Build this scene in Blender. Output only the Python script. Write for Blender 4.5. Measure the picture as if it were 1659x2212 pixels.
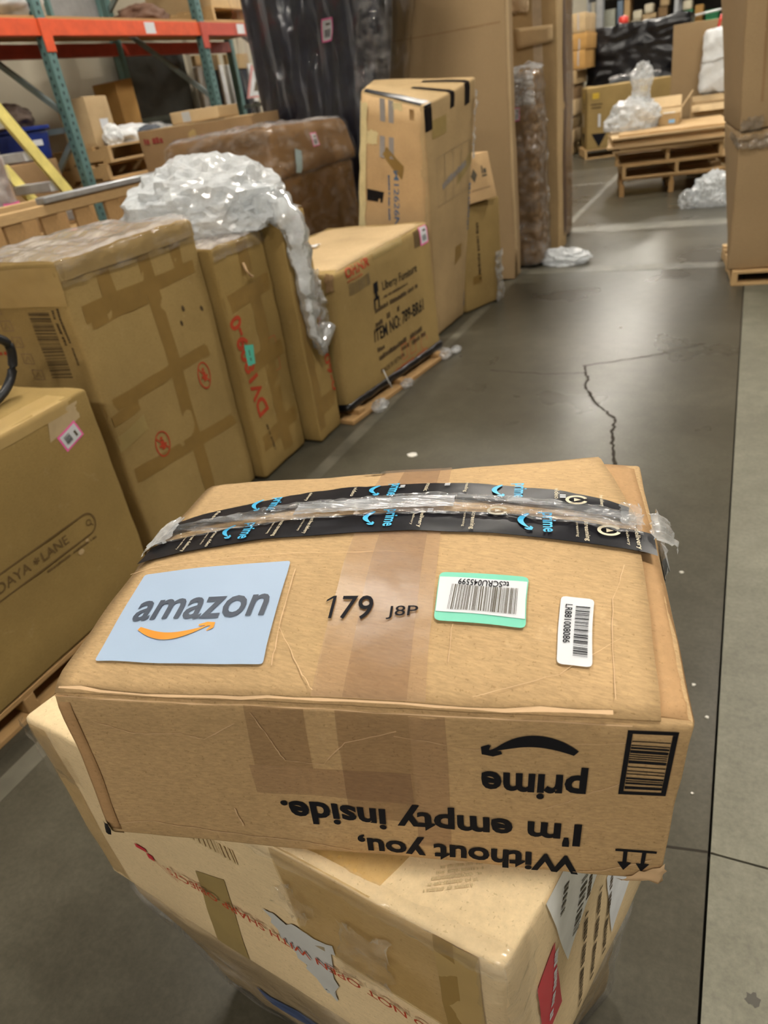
import bpy, bmesh, math, random
from mathutils import Vector, Matrix, noise as mnoise

for o in list(bpy.data.objects): bpy.data.objects.remove(o)
COL = bpy.context.scene.collection
scene = bpy.context.scene

# ---------------------------------------------------------------- camera, world, exposure
cam_d = bpy.data.cameras.new('camera'); cam = bpy.data.objects.new('camera', cam_d); COL.objects.link(cam)
cam.matrix_world = Matrix(((0.906423, -0.102463, 0.409754, 0.0), (0.401393, 0.510909, -0.760169, 0.0),
                           (-0.131458, 0.853507, 0.504227, 1.5), (0, 0, 0, 1)))
cam_d.sensor_fit = 'VERTICAL'; cam_d.sensor_height = 36.0; cam_d.sensor_width = 27.0
cam_d.lens = 1534.0 / 2212.0 * 36.0
cam_d.clip_start = 0.02; cam_d.clip_end = 200
cam_d.dof.use_dof = True; cam_d.dof.focus_distance = 0.86; cam_d.dof.aperture_fstop = 6.2
scene.camera = cam
world = bpy.data.worlds.new('world'); scene.world = world; world.use_nodes = True
world.node_tree.nodes['Background'].inputs[0].default_value = (1.0, 0.93, 0.82, 1)
world.node_tree.nodes['Background'].inputs[1].default_value = 0.10
scene.view_settings.view_transform = 'Standard'; scene.view_settings.look = 'None'
scene.view_settings.gamma = 1.0; scene.view_settings.use_curve_mapping = False
scene.view_settings.exposure = 1.02
LAMP_POWER = 75.0
random.seed(7)

# ---------------------------------------------------------------- geometry core (plain python)
def lerp(a, b, t): return a + (b - a) * t
def vadd(a, b): return (a[0] + b[0], a[1] + b[1], a[2] + b[2])
def vlerp(a, b, t): return (lerp(a[0], b[0], t), lerp(a[1], b[1], t), lerp(a[2], b[2], t))
def vdist(a, b): return math.sqrt(sum((a[i] - b[i]) ** 2 for i in range(3)))

def wob(x, y, z, s=0.0):
    """smooth pseudo noise in about -1..1"""
    return (math.sin(x * 1.7 + y * 2.3 + s * 1.3) * math.sin(y * 1.9 - z * 2.1 + s * 2.7 + 1.0)
            + 0.6 * math.sin(x * 4.1 - z * 3.3 + s * 0.7 + 2.0) * math.sin(y * 3.7 + z * 4.3 + s * 3.1)
            + 0.3 * math.sin(x * 9.3 + y * 7.9 + s) * math.sin(z * 8.7 - x * 6.1 + s * 1.9)) / 1.6

def box8(x0, x1, y0, y1, z0, z1, yaw=0, dtop=None):
    """eight corners: bottom ring (x0y0, x1y0, x1y1, x0y1) then top ring; yaw in degrees about the centre"""
    cx, cy, a = (x0 + x1) / 2, (y0 + y1) / 2, math.radians(yaw)
    out = []
    for z in (z0, z1):
        for i, (x, y) in enumerate(((x0, y0), (x1, y0), (x1, y1), (x0, y1))):
            dx, dy = x - cx, y - cy
            p = (cx + dx * math.cos(a) - dy * math.sin(a), cy + dx * math.sin(a) + dy * math.cos(a), z)
            if dtop and z == z1: p = vadd(p, dtop[i])
            out.append(p)
    return out

FACES = {'-y': ((1, 0, 0), (0, 0, 1), (0, -1, 0)), '+y': ((-1, 0, 0), (0, 0, 1), (0, 1, 0)),
         '+x': ((0, 1, 0), (0, 0, 1), (1, 0, 0)), '-x': ((0, -1, 0), (0, 0, 1), (-1, 0, 0)),
         '+z': ((1, 0, 0), (0, 1, 0), (0, 0, 1)), '-z': ((1, 0, 0), (0, -1, 0), (0, 0, -1))}

class Shape:
    """a soft cornered, slightly dented hexahedron; body and everything stuck on it share one surface"""
    def __init__(s, c8, r=0.008, amp=0.0025, freq=5.0, seed=0, deform=None):
        s.c, s.r, s.amp, s.freq, s.seed, s.deform = c8, r, amp, freq, seed, deform
        c = c8
        s.s = ((vdist(c[0], c[1]) + vdist(c[3], c[2]) + vdist(c[4], c[5]) + vdist(c[7], c[6])) / 4,
               (vdist(c[0], c[3]) + vdist(c[1], c[2]) + vdist(c[4], c[7]) + vdist(c[5], c[6])) / 4,
               (vdist(c[0], c[4]) + vdist(c[1], c[5]) + vdist(c[2], c[6]) + vdist(c[3], c[7])) / 4)
    def hexmap(s, a, b, c):
        p = s.c
        lo = vlerp(vlerp(p[0], p[1], a), vlerp(p[3], p[2], a), b)
        hi = vlerp(vlerp(p[4], p[5], a), vlerp(p[7], p[6], a), b)
        return vlerp(lo, hi, c)
    def at(s, q, off=0.0, fn=(0, 0, 1)):
        S, r = s.s, min(s.r, min(s.s) * 0.49)
        qi = tuple(min(max(q[i], r), S[i] - r) for i in range(3))
        d = tuple(q[i] - qi[i] for i in range(3))
        L = math.sqrt(sum(v * v for v in d))
        nr = tuple(v / L for v in d) if L > 1e-9 else fn
        k = r + off
        a, b, c = ((qi[i] + nr[i] * k) / S[i] for i in range(3))
        p = s.hexmap(a, b, c)
        if s.amp:
            f, sd = s.freq, s.seed
            p = vadd(p, (s.amp * wob(q[0] * f, q[1] * f, q[2] * f, sd), s.amp * wob(q[1] * f, q[2] * f, q[0] * f, sd + 3.1),
                         s.amp * wob(q[2] * f, q[0] * f, q[1] * f, sd + 7.7)))
        if s.deform: p = vadd(p, s.deform(min(max(q[0] / S[0], 0), 1), min(max(q[1] / S[1], 0), 1), min(max(q[2] / S[2], 0), 1)))
        return p
    def dims(s, face):
        e1, e2, n = FACES[face]
        return (sum(abs(e1[i]) * s.s[i] for i in range(3)), sum(abs(e2[i]) * s.s[i] for i in range(3)))
    def S(s, face, u, v, off=0.0):
        e1, e2, n = FACES[face]
        q = [0, 0, 0]
        for i in range(3):
            if e1[i]: q[i] = (u if e1[i] > 0 else 1 - u) * s.s[i]
            elif e2[i]: q[i] = (v if e2[i] > 0 else 1 - v) * s.s[i]
            else: q[i] = s.s[i] if n[i] > 0 else 0.0
        return s.at(q, off, n)

# the big cartons of the place, in metres (camera stands at x=0 y=0 z=1.5, the aisle runs along +y)
def parcel_bulge(a, b, c):
    k = math.sin(math.pi * min(max(b, 0), 1)) ** 0.8 * (0.25 + 0.75 * math.sin(math.pi * min(max(a, 0), 1)) ** 0.7)
    return (0.0, 0.0, 0.030 * k * c)
SH = {}
SH['parcel'] = Shape([(-.626, .329, .762), (-.002, .480, .762), (-.103, .918, .762), (-.727, .767, .762),
                      (-.620, .339, .992), (.012, .485, .992), (-.089, .923, 1.014), (-.721, .777, .992)], .006, .0016, 9, 1, parcel_bulge)
SH['lower'] = Shape([(-.905, .447, .36), (-.130, .345, .36), (-.030, .735, .36), (-.805, .837, .36),
                     (-.917, .444, .760), (-.130, .343, .760), (-.027, .737, .760), (-.817, .840, .760)], .010, .0020, 7, 2)
SH['base'] = Shape([(-.76, .48, .01), (-.22, .41, .01), (-.07, .73, .01), (-.74, .81, .01),
                    (-.895, .452, .356), (-.140, .352, .356), (-.040, .728, .356), (-.800, .828, .356)], .03, .006, 6, 9)
SH['daya'] = Shape(box8(-2.75, -1.80, .30, 1.516, .10, .83), .012, .004, 4, 3)
SH['banded'] = Shape(box8(-2.52, -1.95, 1.69, 2.407, .01, 1.18), .018, .005, 5, 4)
SH['model_a'] = Shape(box8(-2.70, -1.90, 2.42, 2.80, .01, 1.056), .016, .005, 5, 5)
SH['model_b'] = Shape(box8(-2.70, -1.82, 2.83, 3.055, .01, 1.10), .010, .004, 5, 6)
SH['furniture'] = Shape([(-2.50, 3.16, .06), (-1.79, 3.10, .06), (-1.64, 4.16, .06), (-2.40, 4.24, .06),
                         (-2.48, 3.14, .79), (-1.735, 3.07, .79), (-1.72, 4.33, .79), (-2.45, 4.36, .79)], .030, .006, 4, 7)
SH['tall_taped'] = Shape([(-2.42, 4.50, .01), (-1.80, 4.50, .01), (-1.78, 5.02, .01), (-2.40, 5.02, .01),
                          (-2.13, 4.47, 1.53), (-1.735, 4.47, 1.40), (-1.58, 5.02, 1.51), (-2.30, 5.02, 1.585)], .018, .004, 4, 8)

# ---------------------------------------------------------------- materials
def new_mat(name):
    m = bpy.data.materials.new(name); m.use_nodes = True
    nt = m.node_tree; b = nt.nodes['Principled BSDF']
    return m, nt, b
def node(nt, t, **kw):
    n = nt.nodes.new(t)
    for k, v in kw.items(): setattr(n, k, v)
    return n
def setin(n, **kw):
    for k, v in kw.items(): n.inputs[k.replace('_', ' ')].default_value = v
def noise_node(nt, scale, detail=3.0, rough=0.6, stretch=None, coord='Object'):
    tc = node(nt, 'ShaderNodeTexCoord'); n = node(nt, 'ShaderNodeTexNoise')
    n.inputs['Scale'].default_value = scale; n.inputs['Detail'].default_value = detail; n.inputs['Roughness'].default_value = rough
    src = tc.outputs[coord]
    if stretch:
        mp = node(nt, 'ShaderNodeMapping'); mp.inputs['Scale'].default_value = stretch
        nt.links.new(src, mp.inputs[0]); src = mp.outputs[0]
    nt.links.new(src, n.inputs['Vector'])
    return n
def ramp(nt, src, stops):
    r = node(nt, 'ShaderNodeValToRGB'); e = r.color_ramp.elements
    while len(e) < len(stops): e.new(0.5)
    for i, (p, c) in enumerate(stops): e[i].position = p; e[i].color = (c[0], c[1], c[2], 1)
    nt.links.new(src, r.inputs[0]); return r
def mul(nt, a, b, fac=1.0, mode='MULTIPLY'):
    m = node(nt, 'ShaderNodeMix', data_type='RGBA', blend_type=mode)
    m.inputs[0].default_value = fac
    nt.links.new(a, m.inputs[6]); nt.links.new(b, m.inputs[7]); return m.outputs[2]
def bump(nt, b, src, strength, dist=0.01):
    n = node(nt, 'ShaderNodeBump'); n.inputs['Strength'].default_value = strength; n.inputs['Distance'].default_value = dist
    nt.links.new(src, n.inputs['Height']); nt.links.new(n.outputs[0], b.inputs['Normal']); return n
def sc(c, k): return tuple(min(1.0, v * k) for v in c)
MATS = {}
def plain(name, col, rough=0.6, spec=0.4, metal=0.0, var=0.12, scale=12.0, alpha=1.0, bmp=0.0):
    if name in MATS: return MATS[name]
    m, nt, b = new_mat(name)
    n = noise_node(nt, scale); r = ramp(nt, n.outputs[0], [(0.3, sc(col, 1 - var)), (0.7, sc(col, 1 + var))])
    nt.links.new(r.outputs[0], b.inputs['Base Color'])
    setin(b, Roughness=rough, Metallic=metal, Alpha=alpha); b.inputs['Specular IOR Level'].default_value = spec
    if bmp: bump(nt, b, n.outputs[0], bmp)
    MATS[name] = m; return m
def cardboard(name, col, rough=0.75, blotch=0.14, fibre=0.16, spec=0.15, scuff=0.25, grain=(1.0, 1.0, 3.2)):
    """kraft board: blotches, fine horizontal fibre, specks, pale scuffs, soft corrugation"""
    if name in MATS: return MATS[name]
    m, nt, b = new_mat(name)
    n1 = noise_node(nt, 2.6, 4); r1 = ramp(nt, n1.outputs[0], [(0.3, sc(col, 1 - blotch)), (0.7, sc(col, 1 + blotch))])
    n2 = noise_node(nt, 90, 4, 0.7, grain); r2 = ramp(nt, n2.outputs[0], [(0.3, (1 - fibre,) * 3), (0.7, (1, 1, 1))])
    c = mul(nt, r1.outputs[0], r2.outputs[0])
    n3 = noise_node(nt, 260, 2, 0.5); r3 = ramp(nt, n3.outputs[0], [(0.28, (0.62, 0.58, 0.5)), (0.36, (1, 1, 1))])
    c = mul(nt, c, r3.outputs[0], 0.6)
    n4 = noise_node(nt, 14, 5, 0.75); r4 = ramp(nt, n4.outputs[0], [(0.62, (0, 0, 0)), (0.80, (0.35, 0.30, 0.22))])
    c = mul(nt, c, r4.outputs[0], scuff, 'ADD')
    nt.links.new(c, b.inputs['Base Color'])
    setin(b, Roughness=rough); b.inputs['Specular IOR Level'].default_value = spec
    bump(nt, b, n2.outputs[0], 0.10, 0.003)
    MATS[name] = m; return m
def film(name, col=(0.85, 0.87, 0.9), lo=0.06, hi=0.55, rough=0.14, scale=9.0, stretch=None, bmp=0.6, a0=0.42, a1=0.68, g=0.9):
    """thin polythene: see-through, milky where it folds, light passes through, sharp highlights"""
    if name in MATS: return MATS[name]
    m, nt, b = new_mat(name); nt.nodes.remove(b); out = [n for n in nt.nodes if n.type == 'OUTPUT_MATERIAL'][0]
    n = noise_node(nt, scale, 5, 0.65, stretch)
    r = ramp(nt, n.outputs[0], [(a0, (lo,) * 3), (a1, (hi,) * 3)])
    n2 = noise_node(nt, scale * 2.5, 3, 0.55, stretch)
    bp = node(nt, 'ShaderNodeBump'); bp.inputs['Strength'].default_value = bmp; bp.inputs['Distance'].default_value = 0.02; nt.links.new(n2.outputs[0], bp.inputs['Height'])
    di = node(nt, 'ShaderNodeBsdfDiffuse'); tr = node(nt, 'ShaderNodeBsdfTranslucent'); gl = node(nt, 'ShaderNodeBsdfGlossy'); tp = node(nt, 'ShaderNodeBsdfTransparent')
    for s_ in (di, tr): s_.inputs[0].default_value = (*col, 1); nt.links.new(bp.outputs[0], s_.inputs['Normal'])
    gl.inputs['Roughness'].default_value = rough; nt.links.new(bp.outputs[0], gl.inputs['Normal'])
    fr = node(nt, 'ShaderNodeFresnel'); fr.inputs[0].default_value = 1.5; nt.links.new(bp.outputs[0], fr.inputs['Normal'])
    def mix(f, x, y):
        k = node(nt, 'ShaderNodeMixShader')
        if isinstance(f, float): k.inputs[0].default_value = f
        else: nt.links.new(f, k.inputs[0])
        nt.links.new(x, k.inputs[1]); nt.links.new(y, k.inputs[2]); return k.outputs[0]
    body = mix(0.4, di.outputs[0], tr.outputs[0])
    lay = mix(r.outputs[0], tp.outputs[0], body)
    ad = node(nt, 'ShaderNodeMath', operation='MULTIPLY_ADD'); nt.links.new(fr.outputs[0], ad.inputs[0]); ad.inputs[1].default_value = g; ad.inputs[2].default_value = 0.02 * g
    nt.links.new(mix(ad.outputs[0], lay, gl.outputs[0]), out.inputs[0])
    MATS[name] = m; return m
def wood(name, col):
    if name in MATS: return MATS[name]
    m, nt, b = new_mat(name)
    n = noise_node(nt, 6, 4, 0.6, (1, 6, 6), 'Generated'); r = ramp(nt, n.outputs[0], [(0.3, sc(col, 0.72)), (0.7, sc(col, 1.15))])
    nt.links.new(r.outputs[0], b.inputs['Base Color']); setin(b, Roughness=0.75); bump(nt, b, n.outputs[0], 0.2, 0.004)
    MATS[name] = m; return m
def concrete(name, col, gloss):
    if name in MATS: return MATS[name]
    m, nt, b = new_mat(name)
    n1 = noise_node(nt, 1.3, 4, 0.5); r1 = ramp(nt, n1.outputs[0], [(0.0, sc(col, 0.55)), (1.0, sc(col, 1.45))])
    n2 = noise_node(nt, 12, 3, 0.5); r2 = ramp(nt, n2.outputs[0], [(0.0, (0.7, 0.69, 0.67)), (1.0, (1.25, 1.25, 1.25))])
    c = mul(nt, r1.outputs[0], r2.outputs[0])
    n3 = noise_node(nt, 70, 3, 0.7); r3 = ramp(nt, n3.outputs[0], [(0.0, (0.6, 0.6, 0.6)), (1.0, (1.35, 1.35, 1.32))])
    c = mul(nt, c, r3.outputs[0])
    nt.links.new(c, b.inputs['Base Color'])
    rr = ramp(nt, n1.outputs[0], [(0.2, (gloss,) * 3), (0.8, (gloss + 0.08,) * 3)]); nt.links.new(rr.outputs[0], b.inputs['Roughness'])
    b.inputs['Specular IOR Level'].default_value = 0.22
    MATS[name] = m; return m

KRAFT = cardboard('kraft_parcel', (0.54, 0.365, 0.185), blotch=.13, fibre=.30, scuff=.35, grain=(.8, 4.0, 4.0))
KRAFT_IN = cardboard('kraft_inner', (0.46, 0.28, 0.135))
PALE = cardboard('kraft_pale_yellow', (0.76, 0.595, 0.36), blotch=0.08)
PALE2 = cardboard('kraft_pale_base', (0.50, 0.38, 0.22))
OCHRE = cardboard('kraft_ochre', (0.33, 0.225, 0.080))
OCHRE2 = cardboard('kraft_ochre_light', (0.36, 0.25, 0.098))
TAN = cardboard('kraft_tan', (0.45, 0.32, 0.165))
TAN2 = cardboard('kraft_tan_light', (0.56, 0.41, 0.23))
BROWN = cardboard('kraft_brown', (0.30, 0.19, 0.095))
DBROWN = cardboard('kraft_dark_brown', (0.26, 0.142, 0.052), rough=0.4, spec=0.5)
PANEL = cardboard('kraft_panel', (0.36, 0.25, 0.135), blotch=0.05, scuff=0.05)
PINKISH = cardboard('kraft_pinkish', (0.55, 0.42, 0.36))
ORANGE_K = cardboard('kraft_orange', (0.52, 0.30, 0.10))
TAPE_BROWN = plain('tape_brown', (0.245, 0.15, 0.042), 0.42, 0.4, var=0.08)
TAPE_OLIVE = plain('tape_olive', (0.33, 0.24, 0.09), 0.4, 0.5, var=0.08)
TAPE_TAN = plain('tape_tan', (0.43, 0.30, 0.12), 0.3, 0.5, var=0.06)
TAPE_CLEAR = film('tape_clear', (0.42, 0.265, 0.165), 0.20, 0.26, 0.3, 5, bmp=0.1, g=.3)
TAPE_PINK = film('tape_pinkish', (0.62, 0.42, 0.28), 0.24, 0.30, 0.3, 5, bmp=0.1, g=.3)
TAPE_SHEEN = film('tape_sheen', (0.85, 0.88, 0.92), 0.03, 0.45, 0.12, 16, (0.5, 3, 1), 0.3, g=.9)
TAPE_BLACK = plain('tape_black', (0.006, 0.006, 0.009), 0.30, 0.22, var=0.4, scale=60)
INK = plain('ink_black', (0.012, 0.012, 0.015), 0.75, 0.08)
INK_GREY = plain('ink_grey', (0.10, 0.085, 0.06), 0.7, 0.2)
INK_BROWN = plain('ink_brown', (0.075, 0.05, 0.025), 0.7, 0.2)
INK_FAINT = plain('ink_faint', (0.24, 0.155, 0.085), 0.7, 0.2)
INK_RED = plain('ink_red', (0.42, 0.055, 0.022), 0.65, 0.25)
INK_RED_FAINT = plain('ink_red_faint', (0.42, 0.13, 0.05), 0.65, 0.25)
INK_BLUE = plain('ink_blue', (0.075, 0.13, 0.22), 0.65, 0.25)
INK_ORANGE = plain('ink_orange', (0.66, 0.26, 0.03), 0.5, 0.3)
CYAN = plain('ink_cyan', (0.05, 0.42, 0.72), 0.4, 0.4)
CREAM_INK = plain('ink_cream', (0.62, 0.55, 0.40), 0.5, 0.3)
SCUFF = plain('paper_scuff', (0.62, 0.43, 0.255), 0.85, 0.1)
BLUE_LABEL = plain('label_pale_blue', (0.34, 0.44, 0.585), 0.55, 0.3, var=0.03, scale=6)
MINT = plain('label_mint', (0.17, 0.56, 0.41), 0.5, 0.3, var=0.04)
WHITE_LABEL = plain('label_white', (0.62, 0.64, 0.67), 0.5, 0.3, var=0.03)
GREY_PAPER = plain('paper_grey', (0.50, 0.51, 0.50), 0.8, 0.2, var=0.06)
PINK = plain('label_pink', (0.85, 0.16, 0.42), 0.5, 0.3, var=0.04)
RED_LABEL = plain('label_red', (0.55, 0.03, 0.05), 0.45, 0.3, var=0.04)
TEAL_LABEL = plain('label_teal', (0.10, 0.52, 0.40), 0.5, 0.3, var=0.05)
WRAP = film('shrink_film', (0.9, 0.88, 0.86), 0.03, 0.32, 0.12, 7, (1, 1, 2.2), 0.4, .48, .75, g=.45)
WRAP_TOP = film('shrink_film_top', (0.92, 0.88, 0.87), 0.25, 0.7, 0.13, 5, (3.0, 0.8, 1), 0.3)
BAG_W = film('bag_film', (0.86, 0.90, 0.93), 0.55, 0.9, 0.16, 8, None, 0.12, g=.6)
FILM_SHINE = film('film_shine', (.85, .82, .8), .0, .24, .08, 9, (1, 1, 1.8), .5, .45, .75, g=.6)
BAG_C = film('bag_clear', (0.86, 0.90, 0.93), 0.22, 0.7, 0.12, 10, None, 0.12, g=.6)
BAG_SOLID = plain('bag_white', (0.72, 0.74, 0.75), 0.35, 0.5, var=0.06, scale=20, bmp=0.3)
BLACK_FILM = plain('film_black', (0.004, 0.004, 0.006), 0.28, 0.5, var=0.3, bmp=0.6, scale=14)
NAVY = plain('mattress_navy', (0.018, 0.023, 0.046), 0.5, 0.4, var=0.25)
RUBBER = plain('rubber_black', (0.012, 0.013, 0.016), 0.45, 0.4)
PINE = wood('pine', (0.56, 0.37, 0.17))
PINE_D = wood('pine_dark', (0.42, 0.25, 0.10))
PLY = wood('plywood', (0.60, 0.42, 0.22))
TEAL_STEEL = plain('steel_teal', (0.105, 0.20, 0.195), 0.45, 0.5, 0.2)
ORANGE_STEEL = plain('steel_orange', (0.66, 0.085, 0.022), 0.42, 0.5)
RED_STEEL = plain('steel_red', (0.46, 0.06, 0.035), 0.45, 0.5)
GREY_STEEL = plain('steel_grey', (0.42, 0.44, 0.46), 0.35, 0.5, 0.6)
WHITE_STEEL = plain('alu_white', (0.75, 0.77, 0.78), 0.35, 0.5, 0.3)
YELLOW = plain('fibreglass_yellow', (0.80, 0.69, 0.22), 0.4, 0.5)
BLUE_PL = plain('plastic_blue', (0.012, 0.03, 0.20), 0.35, 0.5)
RED_PL = plain('plastic_red', (0.62, 0.04, 0.025), 0.4, 0.5)
GREEN_PL = plain('plastic_green', (0.03, 0.30, 0.12), 0.4, 0.5)
DARK_PANEL = plain('panel_dark', (0.052, 0.056, 0.05), 0.6, 0.3)
CREAM = plain('cream_board', (0.72, 0.66, 0.50), 0.6, 0.3)
YELLOW_INK = plain('ink_yellow', (0.62, 0.42, 0.05), 0.6, 0.2)

FACETED = (BAG_W, BAG_C, TAPE_SHEEN)          # crinkled films are left with sharp facets
# ---------------------------------------------------------------- object helpers
ORIGIN = {}
def props(o, label=None, cat=None, group=None, kind=None):
    for k, v in (('label', label), ('category', cat), ('group', group), ('kind', kind)):
        if v: o[k] = v
    return o
def thing(name, label, cat, loc=(0, 0, 0), group=None, rotz=0.0):
    o = bpy.data.objects.new(name, None); COL.objects.link(o); o.empty_display_size = 0.1
    o.location = loc; o.rotation_euler = (0, 0, rotz)
    ORIGIN[o] = Vector(loc)
    return props(o, label, cat, group)
def root_origin(p):
    while p is not None and p not in ORIGIN: p = p.parent
    return ORIGIN.get(p, Vector((0, 0, 0))) if p is not None else Vector((0, 0, 0))
def new_mesh(name, V, Fc, mat, smooth=True):
    me = bpy.data.meshes.new(name); me.from_pydata([tuple(v) for v in V], [], Fc); me.update()
    if mat: me.materials.append(mat)
    if smooth:
        for p in me.polygons: p.use_smooth = True
    return me
def mk(name, V, Fc, mat, parent=None, smooth=True, local=False, **kw):
    """link one mesh; V in world coordinates unless local"""
    if parent is not None and not local:
        r = root_origin(parent); V = [(v[0] - r.x, v[1] - r.y, v[2] - r.z) for v in V]
    o = bpy.data.objects.new(name, new_mesh(name, V, Fc, mat, smooth)); COL.objects.link(o)
    if parent is not None: o.parent = parent
    return props(o, **kw)
def mk_based(name, V, Fc, mat, smooth=True, **kw):
    """a top-level thing of one mesh with its origin at its base"""
    c = Vector((sum(v[0] for v in V) / len(V), sum(v[1] for v in V) / len(V), min(v[2] for v in V)))
    o = mk(name, [(v[0] - c.x, v[1] - c.y, v[2] - c.z) for v in V], Fc, mat, None, smooth, True, **kw)
    o.location = c; ORIGIN[o] = c
    return o
def inst(name, me, parent, loc=(0, 0, 0), rot=(0, 0, 0), **kw):
    o = bpy.data.objects.new(name, me); COL.objects.link(o); o.parent = parent
    o.location = loc; o.rotation_euler = rot
    return props(o, **kw)
def box_vf(x0, x1, y0, y1, z0, z1, bev=0.0):
    bm = bmesh.new(); bmesh.ops.create_cube(bm, size=1)
    for v in bm.verts: v.co = Vector((lerp(x0, x1, v.co.x + .5), lerp(y0, y1, v.co.y + .5), lerp(z0, z1, v.co.z + .5)))
    if bev: bmesh.ops.bevel(bm, geom=list(bm.edges), offset=bev, segments=1, affect='EDGES')
    bm.verts.index_update()
    V = [tuple(v.co) for v in bm.verts]; Fc = [[v.index for v in f.verts] for f in bm.faces]; bm.free()
    return V, Fc
def join_vf(parts):
    V, Fc = [], []
    for v, f in parts:
        k = len(V); V += list(v); Fc += [[i + k for i in q] for q in f]
    return V, Fc
def tube_vf(path, rad, seg=8):
    """a tube along a path; rad a number or one per point"""
    V, Fc = [], []
    n = len(path)
    for i, p in enumerate(path):
        a = Vector(path[max(i - 1, 0)]); b = Vector(path[min(i + 1, n - 1)]); t = (b - a).normalized()
        up = Vector((0, 0, 1)) if abs(t.z) < 0.9 else Vector((1, 0, 0))
        s = t.cross(up).normalized(); w = s.cross(t)
        r = rad[i] if isinstance(rad, (list, tuple)) else rad
        for k in range(seg):
            an = 2 * math.pi * k / seg; V.append(tuple(Vector(p) + (s * math.cos(an) + w * math.sin(an)) * r))
    for i in range(n - 1):
        for k in range(seg):
            Fc.append([i * seg + k, i * seg + (k + 1) % seg, (i + 1) * seg + (k + 1) % seg, (i + 1) * seg + k])
    Fc.append(list(range(seg))[::-1]); Fc.append([(n - 1) * seg + k for k in range(seg)])
    return V, Fc
def bar_vf(a, b, w, h):
    """straight rectangular bar between two points"""
    a, b = Vector(a), Vector(b); t = (b - a).normalized()
    up = Vector((0, 0, 1)) if abs(t.z) < 0.95 else Vector((1, 0, 0))
    s = t.cross(up).normalized() * (w / 2); u = s.normalized().cross(t) * (h / 2)
    V = [tuple(p + i * s + j * u) for p in (a, b) for i, j in ((-1, -1), (1, -1), (1, 1), (-1, 1))]
    return V, [[3, 2, 1, 0], [4, 5, 6, 7], [0, 1, 5, 4], [1, 2, 6, 5], [2, 3, 7, 6], [3, 0, 4, 7]]

# ---------------------------------------------------------------- cartons and what is stuck on them
def grid_params(S, r, n):
    r = min(r, S * 0.3)
    p = [0, 0.3 * r, r] + [r + (S - 2 * r) * i / n for i in range(1, n)] + [S - r, S - 0.3 * r, S]
    return p
def body_vf(sh, n=(10, 10, 8), skip=()):
    g = [grid_params(sh.s[i], max(sh.r, 0.002), n[i]) for i in range(3)]
    idx, V, Fc = {}, [], []
    def vid(i, j, k):
        if (i, j, k) not in idx:
            idx[(i, j, k)] = len(V)
            q = (g[0][i], g[1][j], g[2][k])
            V.append(sh.at(q))
        return idx[(i, j, k)]
    N = [len(x) - 1 for x in g]
    for ax in range(3):
        a1, a2 = (ax + 1) % 3, (ax + 2) % 3
        for side in (0, 1):
            if (ax, side) in skip: continue
            for i in range(N[a1]):
                for j in range(N[a2]):
                    q = []
                    for di, dj in ((0, 0), (1, 0), (1, 1), (0, 1)):
                        t = [0, 0, 0]; t[ax] = side * N[ax]; t[a1] = i + di; t[a2] = j + dj
                        q.append(vid(*t))
                    Fc.append(q if side else q[::-1])
    return V, Fc
class Ct:
    def __init__(s, root, sh): s.root, s.sh = root, sh
def carton(name, sh, mat, label, cat='carton', group=None, n=(10, 10, 8)):
    c = sh.c
    loc = (sum(p[0] for p in c[:4]) / 4, sum(p[1] for p in c[:4]) / 4, min(p[2] for p in c[:4]))
    root = thing(name, label, cat, loc, group)
    V, Fc = body_vf(sh, n); mk('carton_body', V, Fc, mat, root)
    return Ct(root, sh)
def bil(q, s, t):
    a = (lerp(q[0][0], q[1][0], s), lerp(q[0][1], q[1][1], s)); b = (lerp(q[3][0], q[2][0], s), lerp(q[3][1], q[2][1], s))
    return lerp(a[0], b[0], t), lerp(a[1], b[1], t)
def rect(u0, u1, v0, v1): return ((u0, v0), (u1, v0), (u1, v1), (u0, v1))
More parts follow.
